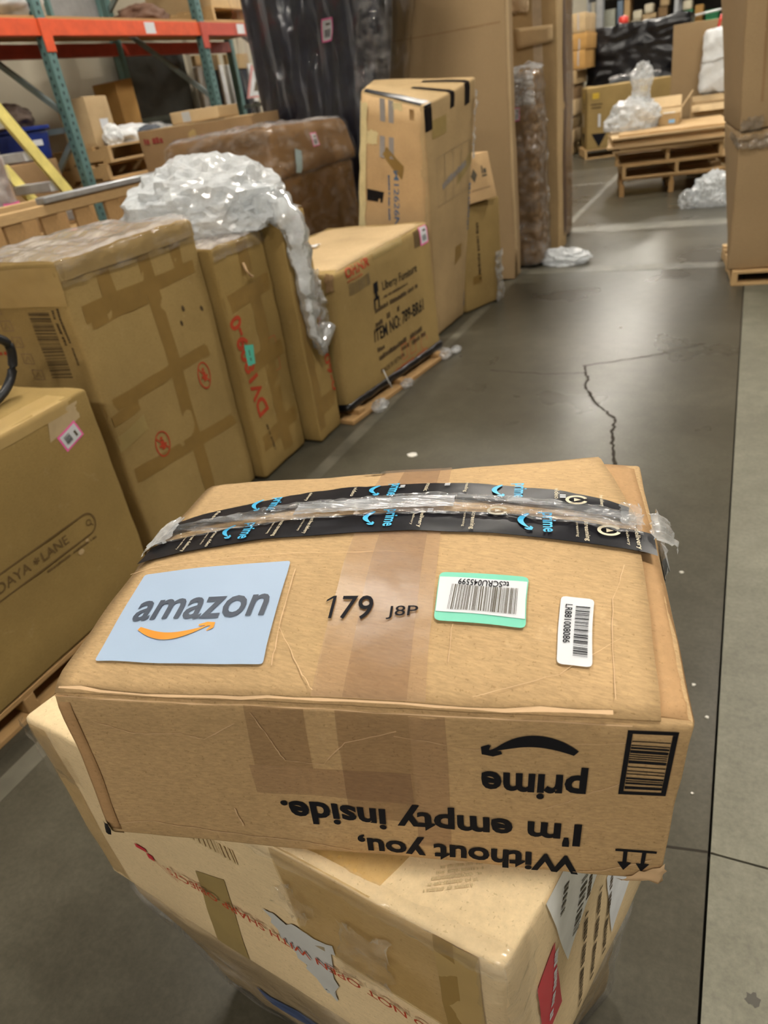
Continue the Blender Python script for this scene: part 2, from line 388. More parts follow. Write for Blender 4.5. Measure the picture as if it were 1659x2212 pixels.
def patch(ct, name, face, quad, mat, off=0.0008, n=(10, 6), parent=None, thick=0.0, wrinkle=0.0, wf=60.0, rnd=0.0, lift=None, ragged=0.0, ws=(1, 1), **kw):
    """sheet lying on a face; quad = four uv corners; thick makes a slab, rnd rounds the corners"""
    V, Fc = [], []
    nx, ny = n
    layers = (off, off + thick) if thick else (off,)
    rng = random.Random(sum(map(ord, name)) + (0 if callable(quad) else int(quad[0][0] * 1000)))
    rag = [(rng.uniform(-1, 1) * ragged, rng.uniform(-1, 1) * ragged) for _ in range((nx + 1) * (ny + 1))]
    du, dv = ct.sh.dims(face)
    fq = quad if callable(quad) else (lambda s, t: bil(quad, s, t))
    for li, of in enumerate(layers):
        for j in range(ny + 1):
            for i in range(nx + 1):
                s, t = i / nx, j / ny
                if rnd:
                    w = math.hypot((quad[1][0] - quad[0][0]) * du, (quad[1][1] - quad[0][1]) * dv)
                    h = math.hypot((quad[3][0] - quad[0][0]) * du, (quad[3][1] - quad[0][1]) * dv)
                    # denser ends so the corner arc is drawn
                    s = (0, rnd * .4 / w, rnd / w)[i] if i < 3 else (1 - (0, rnd * .4 / w, rnd / w)[nx - i] if i > nx - 3 else lerp(rnd / w, 1 - rnd / w, (i - 2) / (nx - 4)))
                    t = (0, rnd * .4 / h, rnd / h)[j] if j < 3 else (1 - (0, rnd * .4 / h, rnd / h)[ny - j] if j > ny - 3 else lerp(rnd / h, 1 - rnd / h, (j - 2) / (ny - 4)))
                    x, y = s * w, t * h
                    xi, yi = min(max(x, rnd), w - rnd), min(max(y, rnd), h - rnd)
                    dx, dy = x - xi, y - yi
                    if dx and dy:
                        L = math.hypot(dx, dy); m = max(abs(dx), abs(dy)); x, y = xi + dx / L * m, yi + dy / L * m
                    s, t = x / w, y / h
                u, v = fq(s, t)
                edge = i in (0, nx) or j in (0, ny)
                if ragged and edge: u += rag[j * (nx + 1) + i][0] / du; v += rag[j * (nx + 1) + i][1] / dv
                o = of
                if wrinkle: o += wrinkle * (0.5 + 0.5 * mnoise.noise(Vector((u * du * wf * ws[0], v * dv * wf * ws[1], off * 900 + len(name)))) - 0.25 + abs(mnoise.noise(Vector((u * du * wf * .4 * ws[0], v * dv * wf * 1.3 * ws[1], 3.3)))))
                if lift: o += lift(s, t)
                V.append(ct.sh.S(face, u, v, o))
    W = nx + 1; M = W * (ny + 1); top = M if thick else 0
    for j in range(ny):
        for i in range(nx):
            a = j * W + i; q = [a, a + 1, a + 1 + W, a + W]
            Fc.append([x + top for x in q])
            if thick: Fc.append(q[::-1])
    if thick:
        ring = [i for i in range(nx)] + [nx + j * W for j in range(ny)] + [ny * W + nx - i for i in range(nx)] + [(ny - j) * W for j in range(ny)]
        for k in range(len(ring)):
            a, b = ring[k], ring[(k + 1) % len(ring)]; Fc.append([a, b, b + M, a + M])
    return mk(name, V, Fc, mat, parent or ct.root, mat not in FACETED, **kw)
def ink(ct, name, face, vf2, at, mat, rot=0.0, off=0.0014, parent=None, **kw):
    """flat print: 2D mesh in metres, placed with its origin at uv 'at', turned by rot degrees"""
    V2, Fc = vf2; du, dv = ct.sh.dims(face); c, s = math.cos(math.radians(rot)), math.sin(math.radians(rot))
    V = [ct.sh.S(face, at[0] + (x * c - y * s) / du, at[1] + (x * s + y * c) / dv, off) for x, y in V2]
    if name in ('barcode', 'printed_line', 'ghost_print'): kw.setdefault('kind', 'stuff')      # marks too small to pick apart
    return mk(name, V, Fc, mat, parent or ct.root, False, **kw)
TXT = {}
def text2d(body, w, h=None, bold=0.0, shear=0.0):
    """lettering stretched into a w x h box, lower left at the origin"""
    key = (body, bold, shear)
    if key not in TXT:
        cu = bpy.data.curves.new('lettering', 'FONT'); cu.body = body; cu.size = 1.0; cu.offset = bold; cu.shear = shear; cu.resolution_u = 3
        ob = bpy.data.objects.new('lettering', cu); COL.objects.link(ob)
        dg = bpy.context.evaluated_depsgraph_get(); me = ob.evaluated_get(dg).to_mesh()
        TXT[key] = ([(v.co.x, v.co.y) for v in me.vertices], [list(p.vertices) for p in me.polygons])
        ob.evaluated_get(dg).to_mesh_clear(); bpy.data.objects.remove(ob); bpy.data.curves.remove(cu)
    V, Fc = TXT[key]
    x0, x1 = min(v[0] for v in V), max(v[0] for v in V); y0, y1 = min(v[1] for v in V), max(v[1] for v in V)
    kx = w / (x1 - x0); ky = kx if h is None else h / (y1 - y0)
    return [((x - x0) * kx, (y - y0) * ky) for x, y in V], Fc
def scrib2d(w, h, seed=0):
    """a line of print too small to read: short dark marks of uneven width"""
    rng = random.Random(seed); V, Fc = [], []; x = 0.0
    while x < w - h * .3:
        k = min(h * rng.uniform(.3, .75), w - x); m = len(V); t = h * rng.uniform(.75, 1.0)
        if rng.random() < .86:
            V += [(x, 0), (x + k, 0), (x + k, t), (x, t)]; Fc.append([m, m + 1, m + 2, m + 3])
        x += k + h * rng.uniform(.08, .2)
    return V, Fc
def bars2d(w, h, n, seed=0, vertical=False):
    """a barcode w x h; vertical: bars lie across, stacked upwards"""
    rng = random.Random(seed); V, Fc = [], []; ws = [rng.choice((1, 1, 2, 3)) for _ in range(2 * n)]; T = sum(ws); x = 0
    for i, k in enumerate(ws):
        if i % 2 == 0:
            a, b = x / T, (x + k * 0.9) / T; m = len(V)
            V += [(0, a * h), (w, a * h), (w, b * h), (0, b * h)] if vertical else [(a * w, 0), (b * w, 0), (b * w, h), (a * w, h)]
            Fc.append([m, m + 1, m + 2, m + 3])
        x += k
    return V, Fc
def stroke2d(pts, width):
    """ribbon along a 2D path; width a number or one per point"""
    V, Fc = [], []; n = len(pts)
    for i, p in enumerate(pts):
        a, b = pts[max(i - 1, 0)], pts[min(i + 1, n - 1)]; dx, dy = b[0] - a[0], b[1] - a[1]; L = math.hypot(dx, dy) or 1
        w = (width[i] if isinstance(width, (list, tuple)) else width) / 2
        V += [(p[0] - dy / L * w, p[1] + dx / L * w), (p[0] + dy / L * w, p[1] - dx / L * w)]
    for i in range(n - 1): Fc.append([2 * i + 1, 2 * i + 3, 2 * i + 2, 2 * i])
    return V, Fc
def arc(cx, cy, rx, ry, a0, a1, n=24): return [(cx + rx * math.cos(math.radians(lerp(a0, a1, i / n))), cy + ry * math.sin(math.radians(lerp(a0, a1, i / n)))) for i in range(n + 1)]
def poly2d(pts): return list(pts), [list(range(len(pts)))]
def rect2d(x0, y0, x1, y1): return [(x0, y0), (x1, y0), (x1, y1), (x0, y1)], [[0, 1, 2, 3]]
def frame2d(w, h, t): return join_vf([rect2d(0, 0, w, t), rect2d(0, h - t, w, h), rect2d(0, t, t, h - t), rect2d(w - t, t, w, h - t)])
def smile2d(w, hgt, thick):
    """the curved arrow under the word: a crescent and a hooked head, lower left at the origin"""
    n = 20; pts, ws = [], []
    for i in range(n + 1):
        t = i / n; pts.append((t * w * 0.93, hgt * (1 - math.sin(math.pi * (0.12 + 0.80 * t)) ) * 1.25)); ws.append(thick * (0.25 + 0.9 * math.sin(math.pi * min(t + 0.08, 1)) ** 0.8))
    head = stroke2d([(w * 0.80, hgt * 0.95), (w * 0.90, hgt * 1.08), (w * 0.985, hgt * 1.0), (w * 0.985, hgt * 0.72), (w * 0.93, hgt * 0.42)], [thick * .3, thick * .6, thick * .75, thick * .6, thick * .2])
    return join_vf([stroke2d(pts, ws), head])
def price_tag(ct, face, centre, w, h, rot, seed=0):
    """white sticker with a pink border, a printed block and a line of print"""
    du, dv = ct.sh.dims(face); c, s = math.cos(math.radians(rot)), math.sin(math.radians(rot))
    def q(x, y): return (centre[0] + (x * c - y * s) / du, centre[1] + (x * s + y * c) / dv)
    quad = lambda a, b: (q(-a, -b), q(a, -b), q(a, b), q(-a, b))
    t = patch(ct, 'sticker', face, quad(w / 2, h / 2), PINK, 0.0016, (4, 4), label='white sticker with a pink border')
    patch(ct, 'sticker_face', face, quad(w * 0.40, h * 0.42), WHITE_LABEL, 0.0024, (4, 4), t)
    ink(ct, 'barcode', face, bars2d(w * 0.5, h * 0.3, 12, seed), q(-w * .25, -h * .30), INK, rot, 0.0032, t)
    ink(ct, 'printed_line', face, rect2d(0, 0, w * .35, h * .1), q(-w * .1, h * .18), INK_GREY, rot, 0.0032, t)
    return t

def pallet(name, loc, yaw, label, w=1.0, d=1.2, h=0.14, cat='pallet', group=None, mat=None, decks=6, legs=False):
    """wooden pallet: three stringers across, deck boards on top and bottom, each board its own part"""
    mat = mat or PINE
    root = thing(name, label, cat, loc, group, math.radians(yaw))
    if legs:
        st = new_mesh('foot', *box_vf(-0.03, 0.03, -0.05, 0.05, 0, h - 0.07, 0.003), mat, False)
        for x in (-w / 2 + 0.03, 0, w / 2 - 0.03):
            for y in (-d / 2 + .05, 0, d / 2 - .05): inst('foot', st, root, (x, y, 0))
    st = new_mesh('stringer', *box_vf(-0.02, 0.02, -d / 2, d / 2, (h - .07) if legs else 0.018, h - 0.018, 0.003), mat, False)
    for x in (-w / 2 + 0.02, 0, w / 2 - 0.02): inst('stringer', st, root, (x, 0, 0))
    db = new_mesh('deck_board', *box_vf(-w / 2, w / 2, -0.045, 0.045, 0, 0.018, 0.002), mat, False)
    for i in range(decks): inst('deck_board', db, root, (0, lerp(-d / 2 + 0.045, d / 2 - 0.045, i / (decks - 1)), h - 0.018))
    for i in range(0 if legs else 3): inst('bottom_board', db, root, (0, lerp(-d / 2 + 0.045, d / 2 - 0.045, i / 2), 0))
    return root

def crumple(name, centre, size, mat, seed=0, amp=0.25, res=4, label=None, cat=None, parent=None, flat=0.0, freq=1.6, waist=None, **kw):
    """creased plastic: a ball pushed in and out by ridged noise; stands on centre.z"""
    bm = bmesh.new(); bmesh.ops.create_icosphere(bm, subdivisions=res, radius=1)
    V = []
    for v in bm.verts:
        p = v.co.copy(); k = 1.0; f = freq
        for o_ in range(5):
            k += amp / (1.9 ** o_) * (1 - 2.2 * abs(mnoise.noise(p * f + Vector((seed * 3.7, seed, o_ * 5)))))
            f *= 2.1
        q = p * k
        if waist: q.x *= waist(p.z); q.y *= waist(p.z)
        z = max(q.z, -1 + flat)
        V.append((centre[0] + q.x * size[0], centre[1] + q.y * size[1], centre[2] + (z + 1 - flat) * size[2]))
    bm.verts.index_update(); Fc = [[x.index for x in f.verts] for f in bm.faces]; bm.free()
    zmin = min(v[2] for v in V); V = [(x, y, z - zmin + centre[2]) for x, y, z in V]
    if parent is not None: return mk(name, V, Fc, mat, parent, mat not in FACETED, label=label, **kw)
    return mk_based(name, V, Fc, mat, mat not in FACETED, label=label, cat=cat, **kw)

# ---------------------------------------------------------------- the building
CONC = concrete('concrete_aisle', (0.072, 0.066, 0.049), 0.25)
CONC2 = concrete('concrete_pale', (0.17, 0.165, 0.128), 0.40)
X0, X1, Y0, Y1, ZC = -6.3, 6.5, -7.0, 40.0, 6.2
fl = mk('floor', *box_vf(X0, 0.081, Y0, Y1, -0.1, 0.0), CONC, None, False, kind='structure')
mk('floor_slab', *box_vf(0.087, X1, Y0, 1.074, -0.1, 0.0), CONC2, fl, False)
mk('floor_slab', *box_vf(0.087, X1, 1.079, Y1, -0.1, 0.0), CONC2, fl, False)
mk('joint_bed', *box_vf(0.07, X1, Y0, Y1, -0.14, -0.02), plain('joint_dirt', (0.04, 0.036, 0.03), 0.9), fl, False)
LINE = plain('floor_paint_worn', (0.115, 0.107, 0.081), 0.4, 0.4, var=0.35, scale=5)
for nm, a in (('painted_line', (-1.715, -1.645, -3.0, 14.0)), ('painted_line', (-1.645, 0.03, 6.20, 6.38)), ('painted_line', (-1.645, 0.03, 7.85, 8.15)), ('painted_line', (-2.4, -1.72, 11.2, 11.32))):
    mk(nm, *box_vf(*a, 0.0002, 0.0012), LINE, fl, False)
CRACK = plain('crack_dark', (0.035, 0.03, 0.024), 0.9, 0.1)
def crack(pts, w, seed):
    rng = random.Random(seed); P = []
    for i in range(len(pts) - 1):
        n = 10
        for k in range(n):
            t = k / n; P.append((lerp(pts[i][0], pts[i + 1][0], t) + rng.uniform(-.007, .007), lerp(pts[i][1], pts[i + 1][1], t) + rng.uniform(-.007, .007)))
    P.append(pts[-1])
    V, Fc = stroke2d(P, [w * rng.uniform(.5, 1.4) for _ in P])
    mk('crack', [(x, y, 0.0006) for x, y in V], Fc, CRACK, fl, False)
crack([(-1.247, 3.912), (-.906, 3.872), (-.692, 3.907)], .006, 1)
crack([(-.692, 3.907), (-.719, 4.016), (-.39, 4.184), (-.096, 4.415)], .010, 2)
crack([(-.692, 3.907), (-.66, 3.803), (-.665, 3.721), (-.586, 3.517), (-.495, 3.379), (-.443, 3.301), (-.429, 3.12), (-.376, 2.846), (-.36, 2.3)], .014, 3)
mk('joint', [(x, y, .0006) for x, y in stroke2d([(-1.2, .86), (.017, 1.066), (.081, 1.077)], .006)[0]], stroke2d([(-1.2, .86), (.017, 1.066), (.081, 1.077)], .006)[1], CRACK, fl, False)
STAIN = plain('floor_stain', (0.06, 0.055, 0.042), 0.5, 0.4)
for i, (x, y, r) in enumerate(((.17, .80, .012), (.15, .62, .006), (.30, 1.32, .007), (-.98, .72, .03), (.25, 2.0, .012))):
    V = [(x + r * (1 + .3 * math.sin(k * 2.3)) * math.cos(k * math.pi / 8), y + r * (1 + .3 * math.cos(k * 1.9)) * math.sin(k * math.pi / 8), .0006) for k in range(16)]
    mk('stain', V, [list(range(16))], STAIN, fl, False)
CHIP = plain('paper_chip', (0.62, 0.60, 0.54), 0.8)
for i, (x, y, r) in enumerate(((-.62, 4.72, .016), (-1.30, 2.78, .03), (.02, 1.58, .007), (.06, 1.47, .006), (-.05, 2.1, .008), (-1.0, .95, .006), (-1.19, .62, .005), (.04, 1.22, .004))):
    a = i * 1.1
    V = [(x + r * math.cos(a + k) * (1, .5, .9, .6, .8)[k % 5], y + r * math.sin(a + k) * .8, .002 + .001 * (k % 2)) for k in (0, 1, 2, 3, 4, 5)]
    mk_based('paper_scrap', V + [(v[0], v[1], .0005) for v in V], [[0, 1, 2, 3, 4, 5]] + [[k, (k + 1) % 6, (k + 1) % 6 + 6, k + 6] for k in range(6)], CHIP, False,
             label='tiny pale paper scrap lying on the grey concrete floor', cat='scrap', group='paper scraps on the floor')
WALL = plain('wall_paint', (0.44, 0.40, 0.31), 0.8, 0.2, var=0.05, scale=2)
DWALL = plain('wall_far', (0.20, 0.175, 0.14), 0.8, 0.2, var=0.1, scale=2)
for nm, a, m in (('wall_left', (X0 - .1, X0, Y0, Y1, 0, ZC), WALL), ('wall_back', (X0, X1, Y1, Y1 + .1, 0, ZC), DWALL), ('wall_right', (X1, X1 + .1, Y0, Y1, 0, ZC), DWALL),
                 ('wall_front', (X0, X1, Y0 - .1, Y0, 0, ZC), DWALL), ('ceiling', (X0, X1, Y0, Y1, ZC, ZC + .1), plain('ceiling_paint', (0.16, 0.155, 0.145), 0.9, 0.1))):
    mk(nm, *box_vf(*a), m, None, False, kind='structure')
# high bay lamps hung in rows above the aisles (out of the photograph, they light the place)
m_em, nt_em, b_em = new_mat('lamp_tube')
b_em.inputs['Base Color'].default_value = (1, 1, 1, 1); b_em.inputs['Emission Color'].default_value = (1.0, 0.93, 0.82, 1); b_em.inputs['Emission Strength'].default_value = LAMP_POWER
hous = new_mesh('lamp_housing', *box_vf(-.66, .66, -.2, .2, .02, .10, .01), WHITE_STEEL, False)
pane = new_mesh('lamp_panel', *box_vf(-.6, .6, -.17, .17, 0, .018), m_em, False)
rods = new_mesh('lamp_cable', *join_vf([tube_vf([(y, 0, .1), (y, 0, ZC - 5.4)], .004, 6) for y in (-.5, .5)]), GREY_STEEL, False)
for i, (x, y) in enumerate([(-2.6, y) for y in (-4.8, 3.3, 8.9, 14.5, 20.1, 25.7, 31.3, 36.9)] + [(1.5, y) for y in (-4.8, 1.1, 7.0, 12.9, 18.8, 24.7, 30.6, 36.5)]):
    r = thing('ceiling_lamp', 'white oblong lamp hung under the ceiling, out of the picture', 'lamp', (x, y, 5.4), 'ceiling lamps above the aisles')
    inst('lamp_housing', hous, r); inst('lamp_panel', pane, r); inst('lamp_cable', rods, r)

# ---------------------------------------------------------------- the parcel in front
P = carton('parcel_box', SH['parcel'], KRAFT, 'brown shipping box with black printed tape and pale blue logo label, topmost of the pile', 'box', n=(26, 20, 10))
Z, Y = '+z', '-y'
# two top flaps meeting under the tape, and the end flap that shows past them on the right
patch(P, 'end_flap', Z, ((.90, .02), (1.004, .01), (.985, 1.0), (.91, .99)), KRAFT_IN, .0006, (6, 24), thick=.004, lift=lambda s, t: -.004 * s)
patch(P, 'front_flap', Z, ((.004, .006), (.955, .006), (.965, .635), (.0, .635)), KRAFT, .0048, (30, 24), thick=.004, wrinkle=.0012, wf=14, lift=lambda s, t: -.0062 * (1 - min(1, t / .10)) ** 1.5)
patch(P, 'back_flap', Z, ((.0, .645), (.965, .645), (.915, 1.0), (.0, 1.0)), KRAFT, .0052, (30, 14), thick=.004, wrinkle=.0012, wf=14, lift=lambda s, t: .010 * t * max(0, s - .5))
O = .0128
# clear packing tape bands across
patch(P, 'clear_tape', Z, ((.455, .01), (.632, .01), (.60, .99), (.44, .99)), TAPE_PINK, O - .0012, (8, 24))
patch(P, 'clear_tape', Z, ((.505, .01), (.605, .01), (.575, .99), (.49, .99)), TAPE_CLEAR, O - .0006, (8, 24))
patch(P, 'clear_tape', Y, rect(.49, .605, .30, .99), TAPE_CLEAR, .0010, (8, 8))
patch(P, 'clear_tape', Y, rect(.605, .66, .12, .99), TAPE_PINK, .0008, (6, 8))
patch(P, 'clear_tape', Y, rect(.34, .44, .62, .99), TAPE_CLEAR, .0008, (8, 8))
patch(P, 'clear_tape', Y, rect(.33, .60, .42, .62), TAPE_PINK, .0006, (8, 8))
# black tape, torn along the seam
def hump(u, k=.8): return math.sin(math.pi * min(max(u, 0), 1)) ** k
def strip(lo, hi): return lambda s, t: (s * .985 + .004, lerp(lo(s), hi(s), t))
f_lo, f_hi = (lambda u: .472 + .070 * hump(u)), (lambda u: .560 + .085 * hump(u))
b_lo, b_hi = (lambda u: .610 + .112 * hump(u)), (lambda u: .685 + .155 * hump(u))
tf = patch(P, 'black_tape', Z, strip(f_lo, f_hi), TAPE_BLACK, O, (50, 6), wrinkle=.0012, wf=40, label='black printed parcel tape, front strip')
tb = patch(P, 'black_tape', Z, lambda s, t: (s * .94 + .012, lerp(b_lo(s), b_hi(s), t)), TAPE_BLACK, O, (50, 6), wrinkle=.0012, wf=40, ragged=.0012, label='black printed parcel tape, rear strip')
patch(P, 'torn_tape', Z, lambda s, t: (s * .97, lerp(f_hi(s) - .02, b_lo(s) + .025, t)), TAPE_SHEEN, O + .002, (90, 10), wrinkle=.0035, wf=90, ragged=.0015, label='clear torn tape crumpled along the seam')
patch(P, 'torn_tape', Z, lambda s, t: (.30 + s * .33, lerp(f_hi(.3 + s * .33) + .005, b_lo(.3 + s * .33) - .003, t)), film('tape_white_sheen', (.72, .78, .84), .35, .75, .10, 20, (.6, 4, 1), .3), O + .005, (40, 8), wrinkle=.002, wf=60, ragged=.001)  # white sheen in the middle of the seam, put into the film colour
for (u0, u1, v0, v1, k) in ((-.012, .035, .54, .70, 1), (.935, .975, .58, .68, 2), (.985, 1.012, .52, .64, 3)):
    patch(P, 'torn_tape', Z, rect(u0, u1, v0, v1), BAG_C, O + .002, (14, 14), wrinkle=.008, wf=110, ragged=.003)
patch(P, 'torn_tape', '-x', rect(.30, .72, .80, 1.0), BAG_C, .003, (14, 10), wrinkle=.012, wf=90, ragged=.006)
patch(P, 'torn_tape', '+x', rect(.50, .74, .80, 1.0), BAG_C, .003, (14, 10), wrinkle=.009, wf=90, ragged=.006)
patch(P, 'black_tape', '+x', rect(.44, .56, .70, 1.0), TAPE_BLACK, .002, (6, 6))
# print on the tape
def on_tape(u, v0, parent, words, big=True, flip=90):
    ink(P, 'printed_text', Z, text2d('prime', .042, .021, .018), (u, v0), CYAN, -90, O + .0025, parent)
    ink(P, 'printed_arrow', Z, smile2d(.034, .012, .006), (u - .032, v0 - .008), CYAN, -90, O + .0025, parent)
for u, s in ((.195, 0), (.49, 1), (.79, 2)): on_tape(u, f_hi(u) + .012, tf, s)
for u, s in ((.215, 0), (.475, 1), (.735, 2)): on_tape(u, b_hi(u) + .0, tb, s)
for u, w in ((.085, 'free delivery'), (.135, 'prime video'), (.275, 'music streaming'), (.34, 'fast free delivery'), (.565, 'delivery'), (.665, 'screening'), (.87, 'streaming'), (.955, 'delivery')):
    ink(P, 'printed_text', Z, text2d(w, .040, .007, .01), (u, f_hi(u) - .005), CREAM_INK, -90, O + .0025, tf)
    ink(P, 'printed_text', Z, text2d(w, .030, .004), (u - .014, f_hi(u) - .012), CREAM_INK, -90, O + .0025, tf)
for u, w in ((.10, 'fast'), (.30, 'delivery'), (.40, 'video'), (.56, 'music'), (.64, 'reading'), (.82, 'video'), (.90, 'free delivery')):
    ink(P, 'printed_text', Z, text2d(w, .028, .006, .01), (u, b_hi(u) - .012), CREAM_INK, -90, O + .0025, tb)
for u, v, pr in ((.715, .635, tf), (.915, .56, tf), (.86, .70, tb)):
    ink(P, 'printed_icon', Z, stroke2d(arc(0, 0, .011, .009, 20, 340), .004), (u, v), CREAM_INK, 0, O + .0028, pr)
    ink(P, 'printed_icon', Z, poly2d([(-.003, -.004), (-.003, .004), (.005, 0)]), (u, v), CREAM_INK, 0, O + .0028, pr)
for u, v in ((.505, .80), (.58, .63), (.83, .71), (.60, .80)):
    ink(P, 'printed_icon', Z, join_vf([rect2d(0, 0, .007, .003), rect2d(0, .005, .007, .008)]), (u, v), WHITE_LABEL, 0, O + .0028, tb)
# pale blue label with the shop's name and curved arrow
lb = patch(P, 'logo_label', Z, ((.058, .078), (.365, .072), (.342, .420), (.040, .405)), BLUE_LABEL, O - .0002, (14, 12), rnd=.004, label='pale blue label with dark lettering and orange curved arrow')
ink(P, 'printed_text', Z, text2d('amazon', .163, .034, .016), (.083, .205), plain('ink_slate', (.05, .065, .095), .5), 1.5, O + .0010, lb)
ink(P, 'printed_arrow', Z, smile2d(.090, .016, .0085), (.112, .150), INK_ORANGE, 2, O + .0010, lb)
t79 = text2d('79', .036, .033, .006); t79 = ([(x + .018, y) for x, y in t79[0]], t79[1])
one = [rect2d(.007, 0, .0105, .033), ([(.0, .0235), (.007, .029), (.007, .033), (.0005, .027)], [[0, 1, 2, 3]])]
ink(P, 'printed_text', Z, join_vf([t79] + one), (.441, .203), INK, 2, O + .0008)
ink(P, 'printed_text', Z, text2d('J8P', .034, .018, .004), (.549, .207), INK, 2, O + .0008)
# mint bordered barcode label, printed upside down
g = ((.629, .209), (.773, .196), (.777, .357), (.627, .366))
def gq(a, b, c, d): return tuple(bil(g, s, t) for s, t in ((a, c), (b, c), (b, d), (a, d)))
ml = patch(P, 'barcode_label', Z, g, MINT, O, (12, 12), rnd=.006, label='white barcode label with mint green bands')
patch(P, 'label_face', Z, gq(.01, .99, .16, .88), WHITE_LABEL, O + .0007, (10, 8), ml)
ink(P, 'barcode', Z, bars2d(.072, .036, 46, 4), gq(.14, 1, .20, 1)[0], INK_GREY, -2.5, O + .0016, ml)
ink(P, 'printed_text', Z, text2d('tcSCRU045599', .055, .009, .012), gq(.80, 1, .84, 1)[0], INK, 177.5, O + .0016, ml)
# white barcode label, printed on its side
w = ((.817, .104), (.868, .098), (.877, .293), (.828, .302))
def wq(s, t): return bil(w, s, t)
wl = patch(P, 'barcode_label', Z, w, WHITE_LABEL, O, (10, 12), rnd=.005, label='plain white barcode label on its side')
ink(P, 'barcode', Z, bars2d(.0135, .066, 34, 6, True), wq(.45, .12), INK, -5, O + .0010, wl)
ink(P, 'printed_text', Z, text2d('LR881008086', .052, .007, .01), wq(.16, .86), INK, -95, O + .0010, wl)
# front face print, upside down
BI = .026
ink(P, 'printed_text', Y, text2d('prime', .102, .048, .032), (.868, .735), INK, 180, .0016)
V2, F2 = smile2d(.085, .017, .014); ink(P, 'printed_arrow', Y, ([(x, y) for x, y in V2], F2), (.848, .872), INK, 180, .0016)
ink(P, 'printed_text', Y, text2d("I'm empty inside.", .322, .050, .030), (.868, .425), INK, 180, .0016)
ink(P, 'printed_text', Y, text2d('Without you,', .240, .043, .030), (.870, .190), INK, 180, .0016)
ink(P, 'barcode_frame', Y, frame2d(.043, .089, .0045), (.914, .590), INK, .5, .0016)
ink(P, 'barcode', Y, bars2d(.033, .070, 15, 9, True), (.922, .625), INK, .5, .0016)
ar = [rect2d(0, .032, .040, .0355)]
for x in (.010, .028): ar += [rect2d(x - .002, .012, x + .002, .032), poly2d([(x - .007, .014), (x, 0), (x + .007, .014)])]
ink(P, 'printed_icon', Y, join_vf(ar), (.922, .075), INK, 0, .0016)
ink(P, 'printed_text', Z, scrib2d(.034, .010, 4), (.40, .955), INK_GREY, 0, O + .0004)
# pale creases where the paper is broken
def crease(face, pts, wd, off, seed, mat=SCUFF):
    rng = random.Random(seed); du, dv = P.sh.dims(face); Q = []
    for i in range(len(pts) - 1):
        for k in range(7):
            t = k / 7; Q.append(((lerp(pts[i][0], pts[i + 1][0], t) - pts[0][0]) * du + rng.uniform(-.0008, .0008), (lerp(pts[i][1], pts[i + 1][1], t) - pts[0][1]) * dv + rng.uniform(-.0008, .0008)))
    ink(P, 'crease', face, stroke2d(Q, [wd * rng.uniform(.3, 1.3) for _ in Q]), pts[0], mat, 0, off)
crease(Y, [(.06, .84), (.13, .78), (.22, .80), (.26, .77), (.33, .90)], 0.00112, .0012, 1)
crease(Y, [(.03, .10), (.10, .14), (.22, .10), (.40, .08), (.50, .03)], 0.00105, .0012, 2)
crease(Y, [(.35, .95), (.375, .80), (.395, .66), (.46, .66), (.50, .80), (.60, .90)], 0.00112, .0012, 3)
crease(Y, [(.58, .86), (.70, .80), (.82, .86), (.95, .90)], 0.00098, .0012, 4)
crease(Y, [(.80, .45), (.86, .55), (.93, .68)], 0.00084, .0012, 5)
crease(Y, [(.86, .03), (.91, .06), (.99, .18)], 0.00154, .0012, 6)
crease(Y, [(.28, .30), (.285, .22), (.29, .15)], 0.00245, .0012, 7)
crease(Z, [(.38, .07), (.372, .18), (.355, .42)], 0.00112, O - .0008, 8)
crease(Z, [(.372, .18), (.43, .06), (.46, .01)], 0.00098, O - .0008, 9)
crease(Z, [(.66, .10), (.66, .22)], 0.00070, O - .0008, 10)
crease(Z, [(.70, .02), (.82, .08), (.93, .20)], 0.00056, O - .0008, 11)
crease(Z, [(.0, .44), (.3, .455), (.6, .45)], 0.00084, O - .0008, 12)
crease(Z, [(.02, .008), (.3, .006), (.6, .007), (.94, .008)], 0.00154, O - .0012, 13)
crease(Y, [(.0, .988), (.3, .99), (.6, .988), (.97, .985)], 0.00154, .0012, 14)
crease(Z, [(.895, .03), (.905, .3), (.935, .45)], 0.00070, O - .0010, 15)
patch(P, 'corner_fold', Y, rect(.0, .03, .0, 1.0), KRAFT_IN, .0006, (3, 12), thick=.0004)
patch(P, 'black_mark', Y, rect(-.002, .012, .03, .11), TAPE_BLACK, .003, (3, 3), wrinkle=.004)
patch(P, 'crushed_corner', Y, ((.93, -.005), (1.005, -.02), (1.0, .14), (.955, .06)), SCUFF, .0010, (6, 6), wrinkle=.004, wf=120, ragged=.002)

# ---------------------------------------------------------------- the yellowish carton under it
FILM_TAN = film('film_tan', (.92, .84, .70), .04, .35, .12, 14, None, .15, g=.3); FACETED += (FILM_TAN,)
L = carton('carton', SH['lower'], PALE, 'pale yellowish taped carton under the brown shipping box, red lettering on its side', 'carton', n=(20, 14, 12))
patch(L, 'packing_tape', Y, ((.340, .02), (.430, .03), (.462, .60), (.380, .54)), TAPE_OLIVE, .0010, (6, 12))
patch(L, 'packing_tape', Y, ((.63, .52), (.93, .50), (.93, .99), (.62, .99)), film('tape_yellowed', (.62, .42, .12), .30, .5, .2, 4, bmp=.2, g=.4), .0012, (10, 10), wrinkle=.002, wf=40)
patch(L, 'packing_tape', Y, ((.90, .0), (.965, .0), (.965, .99), (.90, .99)), TAPE_TAN, .0010, (5, 12), wrinkle=.002, wf=30)
patch(L, 'packing_tape', Z, ((.56, .0), (.80, .0), (.85, .6), (.60, .6)), film('tape_yellow', (.78, .52, .13), .35, .6, .22, 4, bmp=.1, g=.4), .0010, (10, 10))
